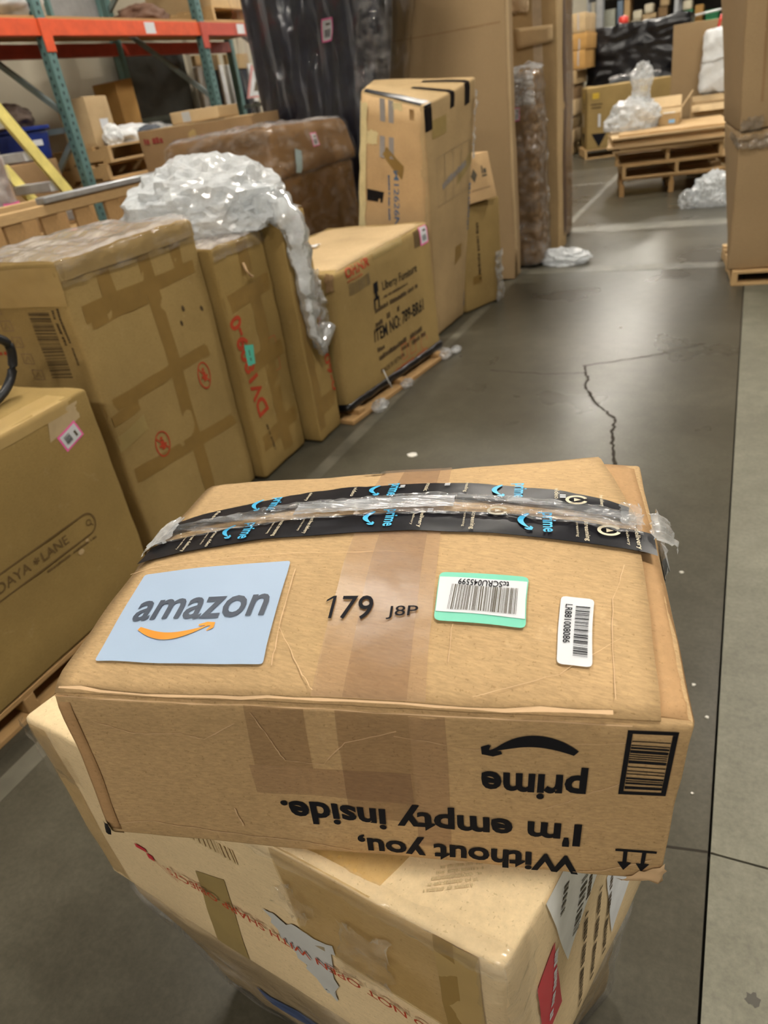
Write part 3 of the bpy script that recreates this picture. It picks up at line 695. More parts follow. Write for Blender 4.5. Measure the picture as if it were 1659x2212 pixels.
patch(L, 'packing_tape', Y, ((.0, .0), (.07, .0), (.07, .98), (.0, .98)), film('tape_pale_yellow', (.70, .52, .25), .3, .5, .2, 4, bmp=.1, g=.4), .0010, (4, 12), wrinkle=.002)
ink(L, 'printed_text', Y, text2d('DO NOT OPEN WITH SHARP OBJECTS', .475, .022, .01), (.888, .462), INK_RED, 180, .0050, label='faded red upside-down warning lettering')
tp = patch(L, 'torn_paper', Y, ((.545, .56), (.64, .20), (.665, .17), (.69, .58)), GREY_PAPER, .0024, (12, 10), ragged=.007, label='torn grey remains of a paper label')
patch(L, 'loose_film', Y, ((.70, .45), (.80, .50), (.83, .84), (.735, .80)), FILM_TAN, .003, (20, 16), wrinkle=.012, wf=34, ragged=.008, label='crumpled bit of clear film')
patch(L, 'loose_film', Y, ((.60, .72), (.66, .66), (.68, .78), (.63, .88)), FILM_TAN, .003, (12, 10), wrinkle=.012, wf=50, ragged=.008)
WRAP_EDGE = film('edge_film', (.92, .88, .78), .02, .14, .14, 9, (1, 1, 2), .15, g=.3)
# film along the top front edge and the near corner
patch(L, 'edge_film', Y, ((.5, .95), (1.0, .94), (1.0, 1.0), (.5, 1.0)), WRAP_EDGE, .0026, (40, 6), wrinkle=.007, wf=60, ragged=.002)
patch(L, 'edge_film', Z, ((.6, .0), (1.0, .0), (1.0, .05), (.6, .03)), WRAP_EDGE, .0026, (40, 6), wrinkle=.005, wf=60, ragged=.002)
patch(L, 'edge_film', '+x', ((.0, .0), (.10, .0), (.12, 1.0), (.0, 1.0)), WRAP_EDGE, .0026, (6, 30), wrinkle=.008, wf=60, ragged=.002)
patch(L, 'edge_film', Y, rect(.965, 1.0, .0, 1.0), WRAP_EDGE, .0028, (6, 30), wrinkle=.008, wf=60, ragged=.002)
patch(L, 'edge_film', Y, rect(.0, .10, .70, 1.0), WRAP_EDGE, .0028, (12, 12), wrinkle=.008, wf=40, ragged=.004)
# stamp ghost print on the top, small red stamp at the left of the front
for (u, v, ww) in ((.80, .30, .05), (.86, .16, .05), (.90, .42, .03)):
    for k in range(5): ink(L, 'ghost_print', Z, scrib2d(ww, .0035, k), (u, v - .020 * k), plain('ink_ghost', (.52, .40, .22), .8), 35, .0018)
ink(L, 'ghost_print', Y, bars2d(.085, .030, 16, 3), (.42, .78), plain('ink_ghost', (.42, .32, .18), .8), 0, .0016)
ink(L, 'red_stamp', Y, join_vf([rect2d(0, 0, .024, .010), rect2d(.02, -.016, .034, -.002)]), (.195, .44), RED_LABEL, 0, .0020)
ink(L, 'red_stamp', Y, stroke2d([(0, 0), (.04, -.028), (.055, -.034), (.03, -.006)], .0012), (.225, .43), INK_RED, 0, .0020)
# labels on the right end
wl = patch(L, 'shipping_label', '+x', ((.33, .50), (.53, .70), (.46, 1.0), (.20, .985)), plain('label_bright', (.86, .88, .88), .5), .0016, (8, 8), label='white shipping label with barcodes')
ink(L, 'barcode', '+x', bars2d(.018, .09, 13, 2, True), (.36, .585), INK_GREY, -14, .0024, wl)
ink(L, 'barcode', '+x', bars2d(.012, .045, 9, 3, True), (.27, .82), INK_GREY, -14, .0024, wl)
patch(L, 'paper_label', '+x', ((.675, .12), (.84, .27), (.80, .60), (.60, .56)), plain('label_pale_grey', (.72, .75, .80), .6), .0016, (6, 6))
rl = patch(L, 'red_label', '+x', ((.165, .30), (.285, .33), (.245, .735), (.135, .66)), RED_LABEL, .0016, (6, 8), label='red sticker with small white lettering')
ink(L, 'printed_text', '+x', scrib2d(.13, .010, 5), (.225, .36), WHITE_LABEL, 82, .0024, rl)
for u in (.42, .52, .62): ink(L, 'printed_text', '+x', scrib2d(.26, .012, 8), (u, .10), INK_BROWN, 84, .0018)

# ---------------------------------------------------------------- the film wrapped carton at the bottom of the pile
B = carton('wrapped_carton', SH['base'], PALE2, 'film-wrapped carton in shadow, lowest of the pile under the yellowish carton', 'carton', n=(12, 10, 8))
patch(B, 'blue_strip', Y, rect(.30, .95, .30, .48), plain('strip_blue', (.05, .12, .34), .5), .002, (14, 4), label='blue printed strip')
patch(B, 'stretch_film', Y, rect(0, 1, 0, 1), WRAP, .006, (40, 16), wrinkle=.006, wf=20)
patch(B, 'stretch_film', '+x', rect(0, 1, 0, 1), WRAP, .006, (30, 16), wrinkle=.006, wf=20)

# ---------------------------------------------------------------- the row of cartons on the left
X = '+x'
D = carton('carton', SH['daya'], OCHRE, 'plain ochre carton with a search-bar logo, nearest of the left row', 'carton', n=(10, 12, 8))
patch(D, 'packing_tape', Z, rect(.90, 1.0, 0, 1), TAPE_TAN, .0012, (6, 12))
patch(D, 'packing_tape', X, rect(0, 1, .945, 1.0), TAPE_TAN, .0012, (12, 4))
price_tag(D, X, (.901, .851), .058, .082, -75, 3)
patch(D, 'old_glue', X, ((.84, .87), (.95, .90), (.96, .97), (.86, .965)), plain('glue_mark', (.46, .35, .20), .6), .0010, (4, 4))
LOGO = plain('ink_logo', (.13, .082, .032), .7, .2)
pill = [(-.40, .036)] + [(.355 + .036 * math.sin(math.radians(a)), .036 * math.cos(math.radians(a))) for a in range(0, 181, 15)] + [(-.40, -.036)]
ink(D, 'logo_outline', X, stroke2d(pill, .005), (.555, .465), LOGO, 0, .0016, label='search bar outline')
ink(D, 'logo_magnifier', X, join_vf([stroke2d(arc(0, 0, .009, .009, 0, 360), .003), stroke2d([(.006, -.007), (.014, -.017)], .003)]), (.855, .468), LOGO, 0, .0016)
ink(D, 'logo_text', X, text2d('DAYA', .118, .032, .006), (.558, .443), LOGO, 0, .0016)
ink(D, 'logo_flower', X, join_vf([stroke2d([(0, 0), (.011 * math.cos(a), .011 * math.sin(a))], [.002, .006]) for a in [k * math.pi / 3 + .5 for k in range(6)]]), (.675, .465), LOGO, 0, .0016)
ink(D, 'logo_text', X, text2d('LANE', .106, .030, .006), (.692, .443), LOGO, 0, .0016)
ink(D, 'printed_text', X, scrib2d(.21, .008, 2), (.69, .385), LOGO, 0, .0016)
for u, v, r in ((.80, .37, .012), (.83, .40, .007)):
    ink(D, 'scuff', X, poly2d(arc(0, 0, r, r * .8, 0, 330, 9)), (u, v), plain('scuff_pale', (.50, .36, .19), .8), 0, .0016)
dp = pallet('pallet', (-2.28, .92, 0), 90, 'worn wooden pallet under the search-bar carton', w=1.25, d=.95, h=.096, mat=PINE_D)
# black cable left hanging over its top
cab = [(-2.25, 1.05, .845), (-2.05, 1.12, .848), (-1.98, 1.25, .846), (-2.0, 1.36, .846), (-2.02, 1.44, .88), (-2.01, 1.47, .95), (-2.0, 1.45, 1.0), (-2.02, 1.38, 1.03), (-2.06, 1.28, 1.0), (-2.1, 1.15, .93), (-2.18, 1.0, .86), (-2.3, .9, .846)]
cp = []
for i in range(len(cab) - 1):
    p0, p1, p2, p3 = (Vector(cab[max(i + k, 0) if i + k < len(cab) else len(cab) - 1]) for k in (-1, 0, 1, 2))
    for k in range(6):
        t = k / 6; cp.append(tuple(.5 * ((2 * p1) + (-p0 + p2) * t + (2 * p0 - 5 * p1 + 4 * p2 - p3) * t * t + (-p0 + 3 * p1 - 3 * p2 + p3) * t ** 3)))
mk_based('cable', *tube_vf([(x, y, z + .008) for x, y, z in cp], .014, 10), RUBBER, label='thick black cable looped on the search-bar carton', cat='cable')

A = carton('carton', SH['banded'], OCHRE2, 'tall ochre carton with crossed bands of tape and two red round stamps', 'carton', n=(10, 12, 14))
for q in (rect(.215, .305, .84, .995), rect(.505, .60, .80, .995), rect(.765, .845, .84, .995), rect(.505, .60, .0, .82)):
    patch(A, 'packing_tape', X, q, TAPE_BROWN, .0010, (5, 8))
for q in (((.075, .815), (.93, .835), (.93, .875), (.075, .865)), ((.0, .545), (.86, .555), (.86, .600), (.0, .585)), ((.05, .300), (1.0, .262), (1.0, .305), (.05, .350)), ((.10, .795), (.5, .80), (.5, .83), (.10, .82)), ((.02, .505), (.22, .515), (.22, .55), (.02, .54))):
    patch(A, 'packing_tape', X, q, TAPE_BROWN, .0016, (10, 4))
patch(A, 'packing_tape', X, ((.0, .42), (.23, .445), (.23, .495), (.0, .470)), TAPE_OLIVE, .0018, (8, 4))
patch(A, 'packing_tape', X, rect(.0, 1.0, .945, .995), TAPE_TAN, .0020, (12, 4), wrinkle=.004, wf=30)
def no_stamp(u, v):
    r = .052
    pts = [stroke2d(arc(0, 0, r * .72, r, 0, 360), .006), stroke2d([(-r * .55, r * .68), (r * .55, -r * .68)], .006), poly2d(arc(0, r * .45, r * .15, r * .15, 0, 340, 9)), rect2d(-r * .18, -r * .45, r * .18, r * .28), rect2d(-r * .4, -r * .2, r * .4, -r * .02)]
    ink(A, 'round_stamp', X, join_vf(pts), (u, v), INK_RED, 0, .0024, label='red round no-stepping stamp')
no_stamp(.758, .497); no_stamp(.293, .370)
for u, v in ((.743, .742), (.895, .712), (.70, .70)):
    ink(A, 'dirt_spot', X, poly2d(arc(0, 0, .008, .012, 0, 330, 9)), (u, v), INK_BROWN, 20, .0016)
ink(A, 'barcode', Y, bars2d(.105, .235, 40, 11, True), (.645, .668), INK_BROWN, 0, .0018, label='large printed barcode')
ink(A, 'printed_text', Y, scrib2d(.12, .012, 1), (.86, .87), INK_BROWN, -90, .0018)
ink(A, 'printed_text', Y, scrib2d(.20, .010, 2), (.905, .875), INK_BROWN, -90, .0018)
for k in range(5):
    ink(A, 'printed_icon', Y, frame2d(.05, .038, .003), (.33 + .04 * k, .86 - .05 * k), INK_FAINT, 0, .0018)
    ink(A, 'printed_icon', Y, stroke2d([(.012, .008), (.025, .028), (.038, .008)], .003), (.33 + .04 * k, .86 - .05 * k), INK_FAINT, 0, .0018)
ink(A, 'printed_text', Y, scrib2d(.07, .014, 3), (.25, .735), INK_RED, 0, .0018)
patch(A, 'packing_tape', Y, rect(.0, 1.0, .88, .985), TAPE_TAN, .0014, (14, 6), wrinkle=.006, wf=40)
patch(A, 'shrink_film', Z, rect(0, 1, 0, 1), WRAP_TOP, .003, (40, 40), wrinkle=.022, wf=9, label='creased clear film over the top')
patch(A, 'shrink_film', X, rect(0, 1, .93, 1.0), WRAP, .0035, (50, 6), wrinkle=.012, wf=30, ragged=.004)

def model_print(C_, u, v, w, h, body='DV1809-0'):
    ink(C_, 'printed_text', X, text2d(body, w, h, .03), (u, v), INK_RED, 97, .0022, label='red model number printed sideways')
M = carton('carton', SH['model_a'], OCHRE, 'ochre carton with a sideways red model number under the clear plastic bag', 'carton', 'cartons with a red model number', n=(8, 12, 14))
patch(M, 'packing_tape', X, rect(.44, .64, .86, .99), TAPE_BROWN, .0010, (5, 6))
patch(M, 'packing_tape', X, rect(.48, .70, .0, .80), TAPE_BROWN, .0010, (5, 12))
for q in (((.0, .745), (1.0, .760), (1.0, .83), (.0, .815)), ((.0, .46), (1.0, .48), (1.0, .545), (.0, .53)), ((.0, .12), (1.0, .15), (1.0, .22), (.0, .19))):
    patch(M, 'packing_tape', X, q, TAPE_BROWN, .0016, (8, 4))
model_print(M, .36, .285, .475, .082)
ink(M, 'printed_text', X, scrib2d(.14, .012, 4), (.30, .10), INK_BROWN, 97, .0022)
ink(M, 'printed_icon', X, frame2d(.05, .16, .004), (.66, .42), INK_RED_FAINT, 0, .0022)
tl = patch(M, 'teal_label', X, ((.15, .51), (.31, .502), (.335, .582), (.155, .602)), TEAL_LABEL, .0026, (4, 4), label='small teal sticker')
ink(M, 'printed_text', X, scrib2d(.05, .010, 5), (.245, .525), INK_GREY, 92, .0034, tl)
mk('frayed_strap', *tube_vf([(-1.893, 2.60, .96), (-1.884, 2.60, .93), (-1.878, 2.612, .905), (-1.882, 2.63, .895), (-1.89, 2.645, .893)], .005, 6), SCUFF, M.root)
patch(M, 'shrink_film', Z, rect(0, 1, 0, 1), WRAP_TOP, .003, (40, 24), wrinkle=.022, wf=16)
patch(M, 'shrink_film', X, rect(0, 1, .955, 1.0), WRAP, .0035, (40, 5), wrinkle=.012, wf=30, ragged=.004)
N = carton('carton', SH['model_b'], OCHRE, 'narrow ochre carton with pink-edged tag, squeezed between the red-numbered and furniture cartons', 'carton', n=(8, 8, 14))
patch(N, 'packing_tape', X, rect(.0, 1.0, .12, .20), TAPE_BROWN, .0012, (6, 4))
patch(N, 'packing_tape', X, rect(.05, .30, .0, .70), TAPE_BROWN, .0010, (4, 10))
ink(N, 'printed_text', X, text2d('DV1809-0', .46, .055, .012), (.60, .60), INK_RED, -83, .0022)
price_tag(N, X, (.66, .937), .060, .085, 0, 5)
patch(N, 'shrink_film', Z, rect(0, 1, 0, 1), WRAP_TOP, .003, (40, 14), wrinkle=.02, wf=16)

# the clear bag heaped on them, with a tail hanging down the front
bag = thing('plastic_bag', 'large clear plastic bag heaped on the red-numbered carton, tail hanging down', 'plastic bag', (-2.2, 2.8, 1.062))
crumple('bag_heap', (-2.22, 2.86, 1.064), (.30, .26, .17), BAG_W, 3, .22, 5, parent=bag, flat=.5, freq=1.5)
crumple('bag_heap', (-2.42, 2.80, 1.064), (.13, .17, .11), BAG_W, 8, .22, 4, parent=bag, flat=.5, freq=1.6)
tail = [(-2.02, 2.86, 1.17), (-1.92, 2.85, 1.165), (-1.835, 2.87, 1.13), (-1.79, 2.885, 1.03), (-1.788, 2.885, .93), (-1.785, 2.89, .84), (-1.785, 2.89, .74), (-1.785, 2.885, .64), (-1.783, 2.90, .54), (-1.783, 2.925, .44)]
V, Fc = tube_vf([vlerp(tail[i], tail[min(i + 1, len(tail) - 1)], k / 6) for i in range(len(tail) - 1) for k in range(6)], [lerp(.085, .024, i / 53) for i in range(54)], 20)
V = [(x + .02 * mnoise.noise(Vector((x * 30, y * 30, z * 18))), y + .035 * mnoise.noise(Vector((x * 24, y * 24, z * 20 + 9))), z + .02 * mnoise.noise(Vector((x * 30, y * 22, z * 30 + 4)))) for x, y, z in V]
V = [(max(x, -1.812) if z < 1.06 else x, y, z) for x, y, z in V]
mk('bag_tail', V, Fc, BAG_W, bag)
V, Fc = tube_vf([(-1.785, 2.905, .50), (-1.782, 2.96, .50), (-1.78, 3.0, .525), (-1.78, 3.03, .555)], [.03, .026, .03, .035], 14)
V = [(x, y + .02 * mnoise.noise(Vector((x * 30, y * 40, z * 40))), z + .015 * mnoise.noise(Vector((x * 30, y * 40, z * 40 + 4)))) for x, y, z in V]
mk('bag_tail', V, Fc, BAG_W, bag)
patch(N, 'film_scrap', X, ((.45, .52), (.95, .47), (.80, .75), (.35, .78)), BAG_C, .03, (16, 20), wrinkle=.03, wf=30, ragged=.01)

FU = carton('carton', SH['furniture'], OCHRE2, 'wide low furniture carton with black printed item details and pink-edged tag', 'carton', n=(10, 14, 10))
def ft(s, u, v, w_, h_, mat=INK_BROWN, bold=.01, rot=0): ink(FU, 'printed_text', X, text2d(s, w_, h_, bold), (u, v), mat, rot, .0022)
def fs(s, u, v, w_, h_, mat=INK_BROWN): ink(FU, 'printed_line', X, scrib2d(w_, h_, int(u * 100 + v * 77)), (u, v), mat, 0, .0022)
ft('OHNR', .095, .925, .25, .055, INK_RED, .03)
fs('', .105, .895, .16, .012, INK_RED_FAINT)
ink(FU, 'barcode', X, bars2d(.22, .060, 26, 15), (.115, .80), plain('ink_label', (.20, .145, .07), .7), 0, .0022)
lg = [rect2d(.0, .085, .055, .14), rect2d(.012, .06, .043, .085), rect2d(-.004, .0, .012, .05), rect2d(.043, .0, .059, .05), rect2d(-.004, .045, .059, .06)]
ink(FU, 'printed_icon', X, join_vf(lg), (.325, .60), INK, 0, .0022, label='black chair emblem')
ft('Liberty Furniture', .415, .675, .44, .062, INK, .006)
fs('', .42, .64, .30, .014)
fs('', .325, .572, .54, .024)
fs('', .305, .475, .115, .026); fs('', .435, .487, .16, .034)
ft('ITEM NO: 789-BR61', .295, .372, .62, .072, INK, .014)
fs('', .31, .290, .085, .026)
fs('', .315, .224, .58, .030); fs('', .545, .172, .33, .026)
ft('MADE IN VIETNAM', .325, .118, .29, .030)
for u, v in ((.55, .10), (.64, .10)): ink(FU, 'printed_icon', X, frame2d(.07, .09, .006), (u, v), INK_RED_FAINT, 0, .0022)
ink(FU, 'printed_icon', X, stroke2d(arc(0, 0, .05, .045, 0, 300), .006), (.80, .13), INK_RED_FAINT, 0, .0022)
fs('', .45, .045, .46, .022, INK_RED_FAINT)
price_tag(FU, X, (.915, .925), .105, .105, 0, 6)
patch(FU, 'packing_tape', X, rect(.36, .66, .945, .99), TAPE_OLIVE, .0012, (8, 3))
patch(FU, 'packing_tape', Z, rect(.95, 1.0, .28, .68), TAPE_OLIVE, .0012, (3, 8))
patch(FU, 'packing_tape', X, rect(.80, .98, .86, .99), film('tape_clear_b', (.5, .34, .16), .2, .35, .2, 4), .0012, (5, 4))
patch(FU, 'torn_corner', Y, rect(.93, 1.0, .88, 1.0), BROWN, .002, (5, 5), wrinkle=.01, wf=50, ragged=.01)
patch(FU, 'packing_tape', Y, rect(.55, 1.0, .0, .98), TAPE_OLIVE, .0012, (6, 10))
patch(FU, 'top_board', Z, rect(.01, .98, .0, 1.0), TAN2, .0010, (8, 12), thick=.003)  # paler sheet over the top, its brightness from the light put into the colour
patch(FU, 'white_tuft', Z, rect(.36, .44, .44, .49), BAG_SOLID, .006, (8, 6), wrinkle=.02, wf=30)
mk('plastic_strap', *tube_vf([(-1.722, 3.44, .17), (-1.712, 3.47, .09), (-1.70, 3.48, .05)], .003, 6), BAG_SOLID, FU.root)
# black film skirt and battered skid beneath it
fk = Shape([(-2.51, 3.15, .052), (-1.778, 3.088, .052), (-1.628, 4.168, .052), (-2.41, 4.25, .052), (-2.51, 3.15, .105), (-1.775, 3.085, .105), (-1.630, 4.172, .105), (-2.41, 4.25, .105)], .03, .005, 9, 77)
mk('film_skirt', *body_vf(fk, (24, 30, 3)), BLACK_FILM, FU.root, label='black film band round the foot')
sk = thing('skid', 'battered low wooden skid with torn film under the furniture carton', 'pallet', (-2.05, 3.66, 0), None, math.radians(-7.5))
slat = new_mesh('skid_board', *box_vf(-.045, .045, -.56, .56, .001, .028, .004), PINE_D, False)
for i in range(6): inst('skid_board', slat, sk, (-.29 + i * .125, 0, 0))
runner = new_mesh('skid_runner', *box_vf(-.36, .37, -.03, .03, .028, .055, .004), PINE_D, False)
for y in (-.45, 0, .45): inst('skid_runner', runner, sk, (0, y, 0))
for k, (x, y, s_) in enumerate(((-1.72, 3.28, .05), (-1.70, 3.62, .04), (-1.64, 4.12, .05), (-1.60, 4.22, .035))):
    crumple('torn_film_scrap', (x + .03, y, .001), (s_ * .7, s_, s_ * .5), BAG_C, 20 + k, .3, 3, label='torn scrap of clear film at the foot of the furniture carton, ' + ('nearest of four', 'second nearest', 'third nearest', 'farthest')[k], cat='plastic scrap', group='film scraps on the skid')

T = carton('tall_carton', SH['tall_taped'], TAN, 'tall tan carton with black tape on its top and blue print', 'carton', n=(8, 8, 14))
patch(T, 'front_panel', Y, rect(.02, .99, .02, .99), cardboard('kraft_rosy', (.55, .37, .19)), .0008, (8, 14), thick=.001)
patch(T, 'masking_tape', Y, rect(-.01, .10, .02, .96), plain('tape_masking', (.62, .52, .28), .7), .003, (5, 20), wrinkle=.006, wf=14, ragged=.01)
patch(T, 'masking_tape', Y, rect(.08, .26, .82, .87), plain('tape_masking', (.62, .52, .28), .7), .003, (8, 4), ragged=.008)
patch(T, 'masking_tape', Y, rect(.5, .66, .96, .99), plain('tape_masking', (.62, .52, .28), .7), .003, (8, 4), ragged=.008)
patch(T, 'black_tape', Z, rect(.0, 1.0, .0, .15), TAPE_BLACK, .003, (12, 4))
patch(T, 'black_tape', X, rect(.0, .13, .90, 1.0), TAPE_BLACK, .003, (4, 5))
patch(T, 'black_tape', Z, rect(.55, 1.0, .46, .54), TAPE_BLACK, .003, (10, 3)); patch(T, 'black_tape', X, rect(.47, .55, .94, 1.0), TAPE_BLACK, .003, (3, 4))
patch(T, 'black_tape', Z, rect(.55, 1.0, .78, .86), TAPE_BLACK, .003, (10, 3)); patch(T, 'black_tape', X, rect(.76, .86, .92, 1.0), TAPE_BLACK, .003, (3, 4))
patch(T, 'black_tape', Y, ((.12, .605), (.34, .600), (.36, .645), (.12, .650)), TAPE_BLACK, .003, (5, 4))
for q in (((.34, .79), (.62, .70), (.66, .755), (.40, .82)),): patch(T, 'packing_tape', Y, q, TAPE_BROWN, .003, (6, 4))
for q in (rect(.12, .40, .86, .93), ((.62, .62), (.98, .68), (.98, .74), (.66, .67))): patch(T, 'packing_tape', X, q, TAPE_OLIVE, .002, (6, 4))
patch(T, 'packing_tape', X, ((.60, .28), (.80, .30), (.80, .36), (.62, .36)), TAPE_BROWN, .002, (6, 4))
for u in (.30, .44): ink(T, 'printed_icon', Y, join_vf([rect2d(0, 0, .05, .12), rect2d(.0, -.20, .045, -.08)]), (u, .91), plain('ink_blue_faint', (.27, .25, .24), .7), 0, .003)
ink(T, 'printed_text', Y, text2d('M12626NH', .40, .045, .012), (.50, .735), INK_BLUE, -90, .003, label='blue letters printed sideways')
ink(T, 'printed_text', Y, scrib2d(.28, .016, 6), (.42, .715), INK_BLUE, -90, .003)
for k in range(4): ink(T, 'printed_icon', X, frame2d(.10, .30, .004), (.18 + .18 * k, .58), plain('ink_tan_faint', (.34, .25, .14), .7), 0, .002)
ink(T, 'printed_text', X, scrib2d(.30, .045, 7), (.30, .64), plain('ink_blue_faint', (.27, .25, .24), .7), 12, .003)
ink(T, 'printed_text', X, text2d('M12626NH', .30, .03, .012), (.93, .60), INK_BLUE, -90, .003)
ink(T, 'blue_mark', X, rect2d(0, 0, .035, .10), (.94, .05), INK_BLUE, 0, .003)
patch(T, 'film_scrap', X, rect(.95, 1.04, .70, .95), BAG_C, .004, (6, 16), wrinkle=.02, wf=40, ragged=.01)

# ---------------------------------------------------------------- behind the left row
W_ = Shape(box8(-3.45, -2.60, 4.10, 5.20, .01, 1.14), .05, .008, 3, 11)
W2 = Shape(box8(-3.47, -2.57, 4.07, 5.23, 1.12, 1.42, 0, [(.05, .05, -.03), (-.02, .02, .0), (-.05, -.05, -.03), (.05, -.05, -.01)]), .05, .006, 5, 12)
wc = carton('wrapped_carton', W_, DBROWN, 'big dark brown carton in shiny film with an overlapping lid, behind the furniture carton', 'carton', n=(10, 12, 10))
V, Fc = body_vf(W2, (10, 12, 5)); mk('carton_lid', V, Fc, DBROWN, wc.root)
wl_ = Ct(wc.root, W2)
for f_, q in ((X, rect(0, 1, 0, 1)), (Y, rect(0, 1, 0, 1)), (Z, rect(0, 1, 0, 1))): patch(wl_, 'stretch_film', f_, q, WRAP if f_ != Z else WRAP_TOP, .006, (40, 16), wrinkle=.022, wf=8)
for f_ in (X, Y): patch(wc, 'stretch_film', f_, rect(0, 1, 0, 1), FILM_SHINE, .006, (40, 30), wrinkle=.014, wf=10, ws=(1, .4))
patch(wl_, 'bunched_film', Y, rect(.25, 1.0, .72, 1.02), FILM_SHINE, .008, (50, 10), wrinkle=.016, wf=24, ragged=.008); patch(wl_, 'bunched_film', Z, rect(.2, 1.0, .0, .25), FILM_SHINE, .010, (50, 8), wrinkle=.02, wf=20, ragged=.01)  # extra film layers added as the highlights along the lid edges
patch(wc, 'bunched_film', X, rect(.0, .08, .2, 1.0), FILM_SHINE, .010, (8, 30), wrinkle=.02, wf=16, ragged=.01)  # film strip added as a vertical highlight at the near corner
price_tag(wl_, X, (.50, .62), .085, .085, 0, 7)
patch(wl_, 'pale_sticker', X, ((.20, .06), (.27, .02), (.30, .46), (.23, .52)), plain('sticker_bluish', (.42, .55, .58), .5), .009, (3, 4))

tb_ = carton('carton', Shape(box8(-4.38, -3.30, 5.02, 5.42, .01, 1.49), .010, .006, 3, 13), BROWN, 'large brown carton with faded red print beside the film-wrapped one', 'carton')
ink(tb_, 'printed_text', Y, scrib2d(.22, .045, 3), (.05, .935), plain('ink_dark_red', (.24, .03, .025), .7), 0, .003)
patch(tb_, 'top_flap', Z, rect(0, 1, 0, 1), TAN2, .001, (6, 6), thick=.003)
patch(tb_, 'packing_tape', Y, rect(.45, .52, .72, 1), TAPE_TAN, .002, (3, 5))
sf = carton('flat_carton', Shape(box8(-4.05, -3.62, 5.06, 5.36, 1.497, 1.58, 3), .005, .003, 5, 14), TAN2, 'small flat carton lying on the large brown carton', 'carton', n=(5, 5, 4))
patch(sf, 'paper_label', Y, rect(.25, .42, .1, .9), GREY_PAPER, .002, (3, 3))
# mattress in clear plastic
mt_s = Shape([(-3.50, 5.52, .02), (-2.85, 5.52, .02), (-2.85, 5.80, .02), (-3.50, 5.80, .02), (-3.56, 5.52, 2.7), (-2.24, 5.52, 2.7), (-2.24, 5.80, 2.7), (-3.56, 5.80, 2.7)], .06, .012, 3, 15)
mt = carton('mattress', mt_s, NAVY, 'dark navy upright mattress in clear plastic with a pink-edged tag', 'mattress', n=(14, 4, 20))
fs = Shape([(-3.56, 5.46, .04), (-2.74, 5.46, .04), (-2.74, 5.86, .04), (-3.56, 5.86, .04), (-3.60, 5.47, 2.75), (-2.10, 5.47, 2.75), (-2.10, 5.86, 2.75), (-3.60, 5.86, 2.75)], .05, .02, 4, 16)
fc_ = Ct(mt.root, fs)
WRAP_V = film('film_hanging', (.8, .82, .88), .0, .30, .14, 3, (5, 1, .4), .5, .52, .78)
patch(fc_, 'plastic_cover', Y, rect(0, 1, 0, 1), WRAP_V, .0, (80, 40), wrinkle=.05, wf=12, ws=(1, .12))
patch(fc_, 'plastic_cover', X, rect(0, 1, 0, 1), WRAP_V, .0, (10, 40), wrinkle=.02, wf=9)
patch(fc_, 'bunched_film', Y, rect(.80, 1.0, .55, 1.0), FILM_SHINE, .02, (20, 40), wrinkle=.06, wf=14, ws=(1, .15))  # pale glossy strip added as the white highlight streak on the cover
price_tag(fc_, Y, (.60, .700), .075, .12, -4, 8)
# tall cardboard panels and cartons along the aisle edge
pn = carton('panel_carton', Shape(box8(-2.98, -1.66, 6.02, 6.22, .01, 2.75), .006, .006, 2, 17), PANEL, 'very tall flat brown carton standing on edge behind the mattress', 'carton', n=(8, 4, 12))
patch(pn, 'carton_edge', X, rect(.05, .45, .0, .999), TAN2, .001, (3, 10), thick=.002)
patch(pn, 'carton_seam', Y, rect(.0, .97, .66, .664), BROWN, .001, (8, 2))
sm = carton('carton', Shape([(-2.2, 5.10, .01), (-1.77, 5.06, .01), (-1.60, 5.45, .01), (-2.05, 5.55, .01), (-2.2, 5.10, .74), (-1.75, 5.06, .74), (-1.60, 5.45, .745), (-2.05, 5.55, .745)], .010, .004, 5, 18), OCHRE2, 'ochre carton low on the floor beside the tall black-taped one', 'carton', n=(6, 6, 8))
ink(sm, 'printed_text', X, scrib2d(.40, .03, 9), (.40, .28), INK_BROWN, 90, .002)
patch(sm, 'film_scrap', X, rect(.78, .98, .0, .5), BAG_C, .004, (8, 12), wrinkle=.02, wf=30, ragged=.01)
patch(sm, 'dark_tape', X, rect(.2, .42, .25, .33), TAPE_BROWN, .002, (4, 3))
lc = carton('leaning_carton', Shape([(-1.98, 5.13, .752), (-1.71, 5.10, .752), (-1.58, 5.34, .762), (-1.85, 5.40, .762), (-2.01, 5.20, 1.05), (-1.74, 5.18, 1.05), (-1.64, 5.37, 1.055), (-1.90, 5.42, 1.055)], .005, .002, 6, 19), cardboard('kraft_rosy', (.55, .37, .19)), 'small light carton with black diamond symbols, on the low ochre carton', 'carton', n=(5, 5, 5))
ink(lc, 'printed_icon', X, poly2d([(.035, 0), (.07, .045), (.035, .09), (0, .045)]), (.12, .42), INK_GREY, 0, .002)
ink(lc, 'printed_icon', X, join_vf([rect2d(0, 0, .05, .012), rect2d(.0, .02, .014, .07), rect2d(.02, .02, .05, .05)]), (.58, .50), INK_GREY, 0, .002)
ink(lc, 'printed_line', X, rect2d(0, 0, .18, .005), (.12, .25), INK_FAINT, 0, .002)
wr = carton('wrapped_carton', Shape(box8(-1.82, -1.53, 6.42, 6.80, .01, 1.50, 0, [(.04, 0, 0), (-.02, 0, 0), (-.04, 0, .0), (0, 0, 0)]), .05, .012, 4, 20), BROWN, 'narrow upright brown carton under crinkled shiny film at the aisle edge', 'carton', n=(6, 6, 14))
FILM_CRISP = film('film_crisp', (.88, .86, .84), .02, .42, .12, 12, None, .12, .45, .72, g=.7); FACETED += (FILM_CRISP,)
